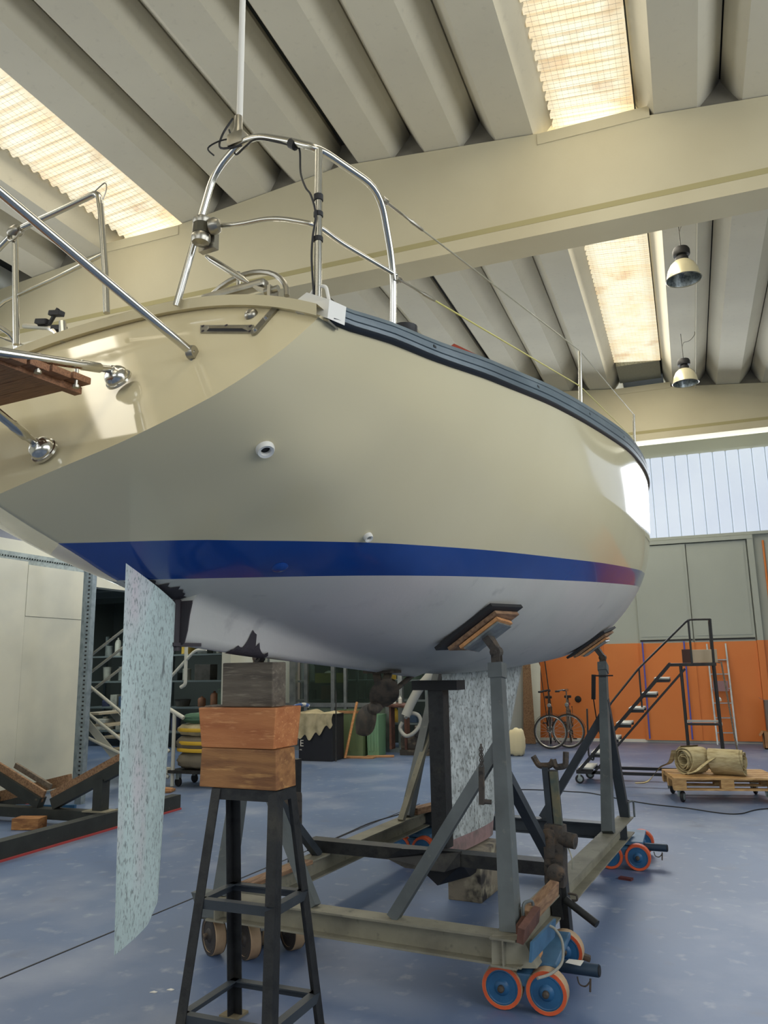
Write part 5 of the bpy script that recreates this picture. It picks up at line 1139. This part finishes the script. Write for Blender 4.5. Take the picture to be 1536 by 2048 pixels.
MB().tube(rounded([(-1.42, yf, 1.0), (-1.44, yf, .36), (-1.38, yf, .30), (-1.36, yf, .42)], .04), .012, 8).build('brake_lever', blk_t, ld)
for x, y in ((-1.58, 11.5), (-1.5, 12.0), (.26, 11.5), (.26, 12.0)):
    cw = MB().lathe([(.015, -.018), (.055, -.016), (.06, -.01), (.06, .01), (.055, .016), (.015, .018)], (x, y, .06), (.35, -1, 0), 18).build('castor', black_m, ld, smooth=True)
    MB().lathe([(0, -.022), (.036, -.02), (.036, .02), (0, .022)], (x, y, .06), (.35, -1, 0), 14).build('hub', galv, cw, smooth=True); MB().bar((x, y-.03, .06), (x, y-.02, .13), .03, .008, (0, 1, 0)).build('fork', galv, cw)
bx2 = thing('carton', (.1, 11.8, 1.602), 'low beige carton with dark end standing on the ladder platform', 'carton')
MB().bev((.16, 11.8, 1.69), (.33, .30, .175), .006).build('body', mat('beige_carton', (186, 170, 146), .8), bx2); MB().b2((-.12, 11.66, 1.603), (-.005, 11.94, 1.785)).build('dark_end', mat('dark_brown_card', (76, 54, 50), .8), bx2)
# aluminium step ladder behind
al = thing('step_ladder', (.5, 17.2, 0), 'thin aluminium ladder leaning on the wall behind the platform ladder', 'ladder')
for x in (.31, .66): MB().bar((x+.02, 17.15, .0), (x, 17.42, 1.95), .03, .05).build('stile', alu, al)
for i in range(6): MB().b2((.32, 17.16+.04*i, .22+.28*i), (.67, 17.2+.04*i, .24+.28*i)).build('rung', alu, al)
MB().b2((.35, 17.2, 1.02), (.63, 17.23, 1.22)).build('label_board', mat('mauve_plate', (150, 116, 120), .7), al)
lb = MB().bar((.62, 15.9, .03), (.5, 15.9, 1.60), .03, .03).tube(rounded([(.48, 15.9, 1.58), (.40, 15.9, 1.60)], .01), .015, 6); lb.build('pale_pole', wood, label='pale pole standing right of the platform ladder', cat='pole')
for i, (lo, hi, m, lab) in enumerate((((1.12, 16.5, .001), (1.75, 16.9, .30), cardm, 'open brown cardboard box on floor at right edge'), ((1.22, 16.75, .301), (1.8, 17.1, .86), mat('grey_card', (120, 110, 104), .8), 'tall grey box behind brown carton at right edge'))):
    mb = MB().b2(lo, hi) if i else MB().b2(lo, (hi[0], lo[1]+.01, hi[2])).b2(lo, (lo[0]+.01, hi[1], hi[2])).b2((hi[0]-.01, lo[1], 0.001), hi).b2((lo[0], hi[1]-.01, 0.001), hi).b2(lo, (hi[0], hi[1], .02)).prism([(lo[0], lo[1], .3), (lo[0]-.06, lo[1], .22), (lo[0]-.06, hi[1], .22), (lo[0], hi[1], .3)], (0, 0, .005))
    if i: mb.prism([(lo[0], lo[1], hi[2]), (lo[0]-.08, lo[1], hi[2]+.04), (lo[0]-.08, lo[1]+.3, hi[2]+.04), (lo[0], lo[1]+.3, hi[2])], (0, 0, .006))
    mb.build('cardboard_box', m, label=lab, cat='box')
# ------------------------------------------------------------------ pallet on castors with two strap rolls
pine_p = mat('pallet_pine', (196, 158, 104), .7, var=[((164, 124, 78), 6, .4, .65, 8)], stretch=(1.5, 7, 7), bump=(30, .2))
pa = thing('pallet', (-.32, 10.237, 0), 'wooden pallet on castors carrying two rolls of webbing', 'pallet', .2)
FRAME = ROOTM[pa]
for i in range(5): MB().bev((.6, .07+.165*i, .271), (1.2, .12 if i % 2 else .145, .022), .003).build('deck_board', pine_p, pa)
for x in (.07, .6, 1.13): MB().bev((x, .4, .249), (.145, .8, .021), .003).build('stringer_board', pine_p, pa)
for x in (.07, .6, 1.13):
    for y in (.05, .4, .75): MB().bev((x, y, .199), (.145, .10, .078), .003).build('block', pine_p, pa)
for y in (.05, .4, .75): MB().bev((.6, y, .149), (1.2, .10, .021), .003).build('skid_board', pine_p, pa)
for x, y in ((.10, .07), (1.08, .07), (.10, .7), (1.08, .7)):
    cw = MB().lathe([(.02, -.018), (.058, -.016), (.063, -.01), (.063, .01), (.058, .016), (.02, .018)], (x, y, .063), (1, -.55, 0), 20).build('castor', black_m, pa, smooth=True)
    MB().lathe([(0, -.021), (.038, -.02), (.038, .02), (0, .021)], (x, y, .063), (1, -.55, 0), 16).build('hub', galv, cw, smooth=True); MB().bar((x-.03, y+.01, .06), (x-.03, y+.03, .137), .05, .006, (0, 1, 0)).b2((x-.05, y-.03, .130), (x+.05, y+.07, .138)).build('fork', galv, cw)
web = mat('beige_webbing', (186, 172, 132), .85, var=[((158, 142, 104), 9, .4, .65), ((204, 192, 156), 3, .5, .7)], stretch=(1, 1, 5), bump=(60, .3))
def roll(c, axis, r, w, label, tail):
    rl = thing('webbing_roll', c, label, 'roll'); a = Vector(axis).normalized(); c = Vector(c)+Vector((0, 0, r))
    e = a.cross(Vector((0, 0, 1))).normalized(); f = e.cross(a)
    rows = []; N = 110; turns = 5
    for i in range(N+1):
        t = i/N; rr = r*(.25+.75*t); an = 2*math.pi*turns*t+1.2
        wob = 1+.02*math.sin(an*3); off = a*(.02*math.sin(an*1.3))
        p = c+(e*math.cos(an)+f*math.sin(an)*.97)*rr*wob+off
        rows.append([p-a*w/2, p+a*w/2])
    mb = MB().grid(rows); o2 = [[p+(p-c-a*(p-c).dot(a)).normalized()*.012 for p in r_] for r_ in rows]
    mb.grid(o2)
    for k in (0, 1): mb.grid([[r_[k], q[k]] for r_, q in zip(rows, o2)])
    mb.build('coil', web, rl, smooth=True, sharp=60)
    T = curve([c+Vector(t) for t in tail], 6); d = [(T[min(i+1, len(T)-1)]-T[max(i-1, 0)]).normalized() for i in range(len(T))]
    mb = MB().grid([[p-(dd.cross(Vector((0, 0, 1))).normalized()*.035 if abs(dd.z) < .95 else a*.035), p+(dd.cross(Vector((0, 0, 1))).normalized()*.035 if abs(dd.z) < .95 else a*.035)] for p, dd in zip(T, d)])
    mb.grid([[p-(dd.cross(Vector((0, 0, 1))).normalized()*.035 if abs(dd.z) < .95 else a*.035)+Vector((0, 0, .008)), p+(dd.cross(Vector((0, 0, 1))).normalized()*.035 if abs(dd.z) < .95 else a*.035)+Vector((0, 0, .008))] for p, dd in zip(T, d)])
    mb.build('tail', web, rl, smooth=True)
roll((.30, .36, .284), (-.9, -.45, 0), .165, .26, 'left roll of beige webbing on the pallet', ((-.2, .02, .1), (-.24, .12, -.05), (-.35, .24, -.13), (-.5, .28, -.30), (-.66, .25, -.32)))
roll((.68, .25, .284), (.88, -.45, 0), .155, .36, 'right roll of beige webbing with open end on the pallet', ((-.14, -.06, .06), (-.28, -.10, -.02), (-.40, -.14, -.10), (-.5, -.15, -.128)))
FRAME = Matrix()
# cable on the floor
MB().tube(curve([(-3.4, 6.86, .006), (-3.36, 7.6, .006), (-3.3, 8.3, .006), (-2.95, 9.4, .006), (-2.44, 10.5, .006), (-2.25, 10.73, .006), (-1.94, 10.77, .006), (-1.6, 10.73, .006), (-1.35, 10.68, .006), (-1.02, 10.38, .006), (-.6, 10.06, .006), (-.21, 9.9, .006), (.14, 9.68, .006), (.35, 9.7, .006), (.66, 10.1, .006), (1.6, 10.4, .006)], 6), .006, 6).build('floor_cable', black_m, label='thin black cable winding across the blue floor', cat='cable')
# ------------------------------------------------------------------ pendant lamps
lampg = mat('lamp_reflector', (212, 204, 172), .3, .3); lampi = mat('lamp_inside', (150, 158, 158), .3, .7, var=[((110, 116, 118), 30, .45, .6)])
def pendant(x, y, zb, label):
    t = thing('pendant_lamp', (x, y, zb), label, 'lamp')
    MB().lathe([(.20, 0), (.195, .03), (.175, .12), (.14, .19), (.095, .235), (.06, .25)], (x, y, zb), (0, 0, 1), 28, False).build('shade', lampg, t, smooth=True, sharp=60)
    sh = MB().lathe([(.195, .003), (.188, .03), (.168, .12), (.134, .185), (.09, .228), (0, .24)], (x, y, zb), (0, 0, 1), 28, False).build('reflector', lampi, t, smooth=True)
    MB().lathe([(.201, -.006), (.21, 0), (.201, .008)], (x, y, zb), (0, 0, 1), 28, False).build('rim', chrome_d, t, smooth=True)
    MB().lathe([(.0, .10), (.03, .10), (.035, .14), (.02, .2)], (x, y, zb), (0, 0, 1), 12).build('bulb', skirt_m, t, smooth=True)
    MB().lathe([(.06, .245), (.075, .25), (.075, .29), (.06, .295), (.06, .31), (.095, .315), (.10, .33), (.10, .38), (.085, .41), (.05, .42), (0, .42)], (x, y, zb), (0, 0, 1), 22).build('gear_housing', black_m, t, smooth=True, sharp=30)
    MB().cyl((x, y, zb+.41), (x-.005, y, 6.92), .006, 8).build('hanger', black_st, t)
    MB().tube(curve([(x, y, zb+.62), (x+.03, y, zb+.70), (x+.12, y, zb+.72), (x+.20, y, zb+.80), (x+.21, y, zb+.86)], 5), .006, 6).build('flex', mat('pale_flex', (120, 118, 110), .5) if 'pale_flex' not in MATS else MATS['pale_flex'], t, smooth=True)
pendant(.30, 9.45, 6.13, 'bell shaped pendant lamp nearer the camera beside the rooflight')
pendant(.29, 13.1, 6.06, 'bell shaped pendant lamp further away beside the rooflight')
MB().tube([(.52, 8.0, 6.885), (.52, 15.9, 6.885)], .010, 8).build('trim_4', slab_m, kind='structure')
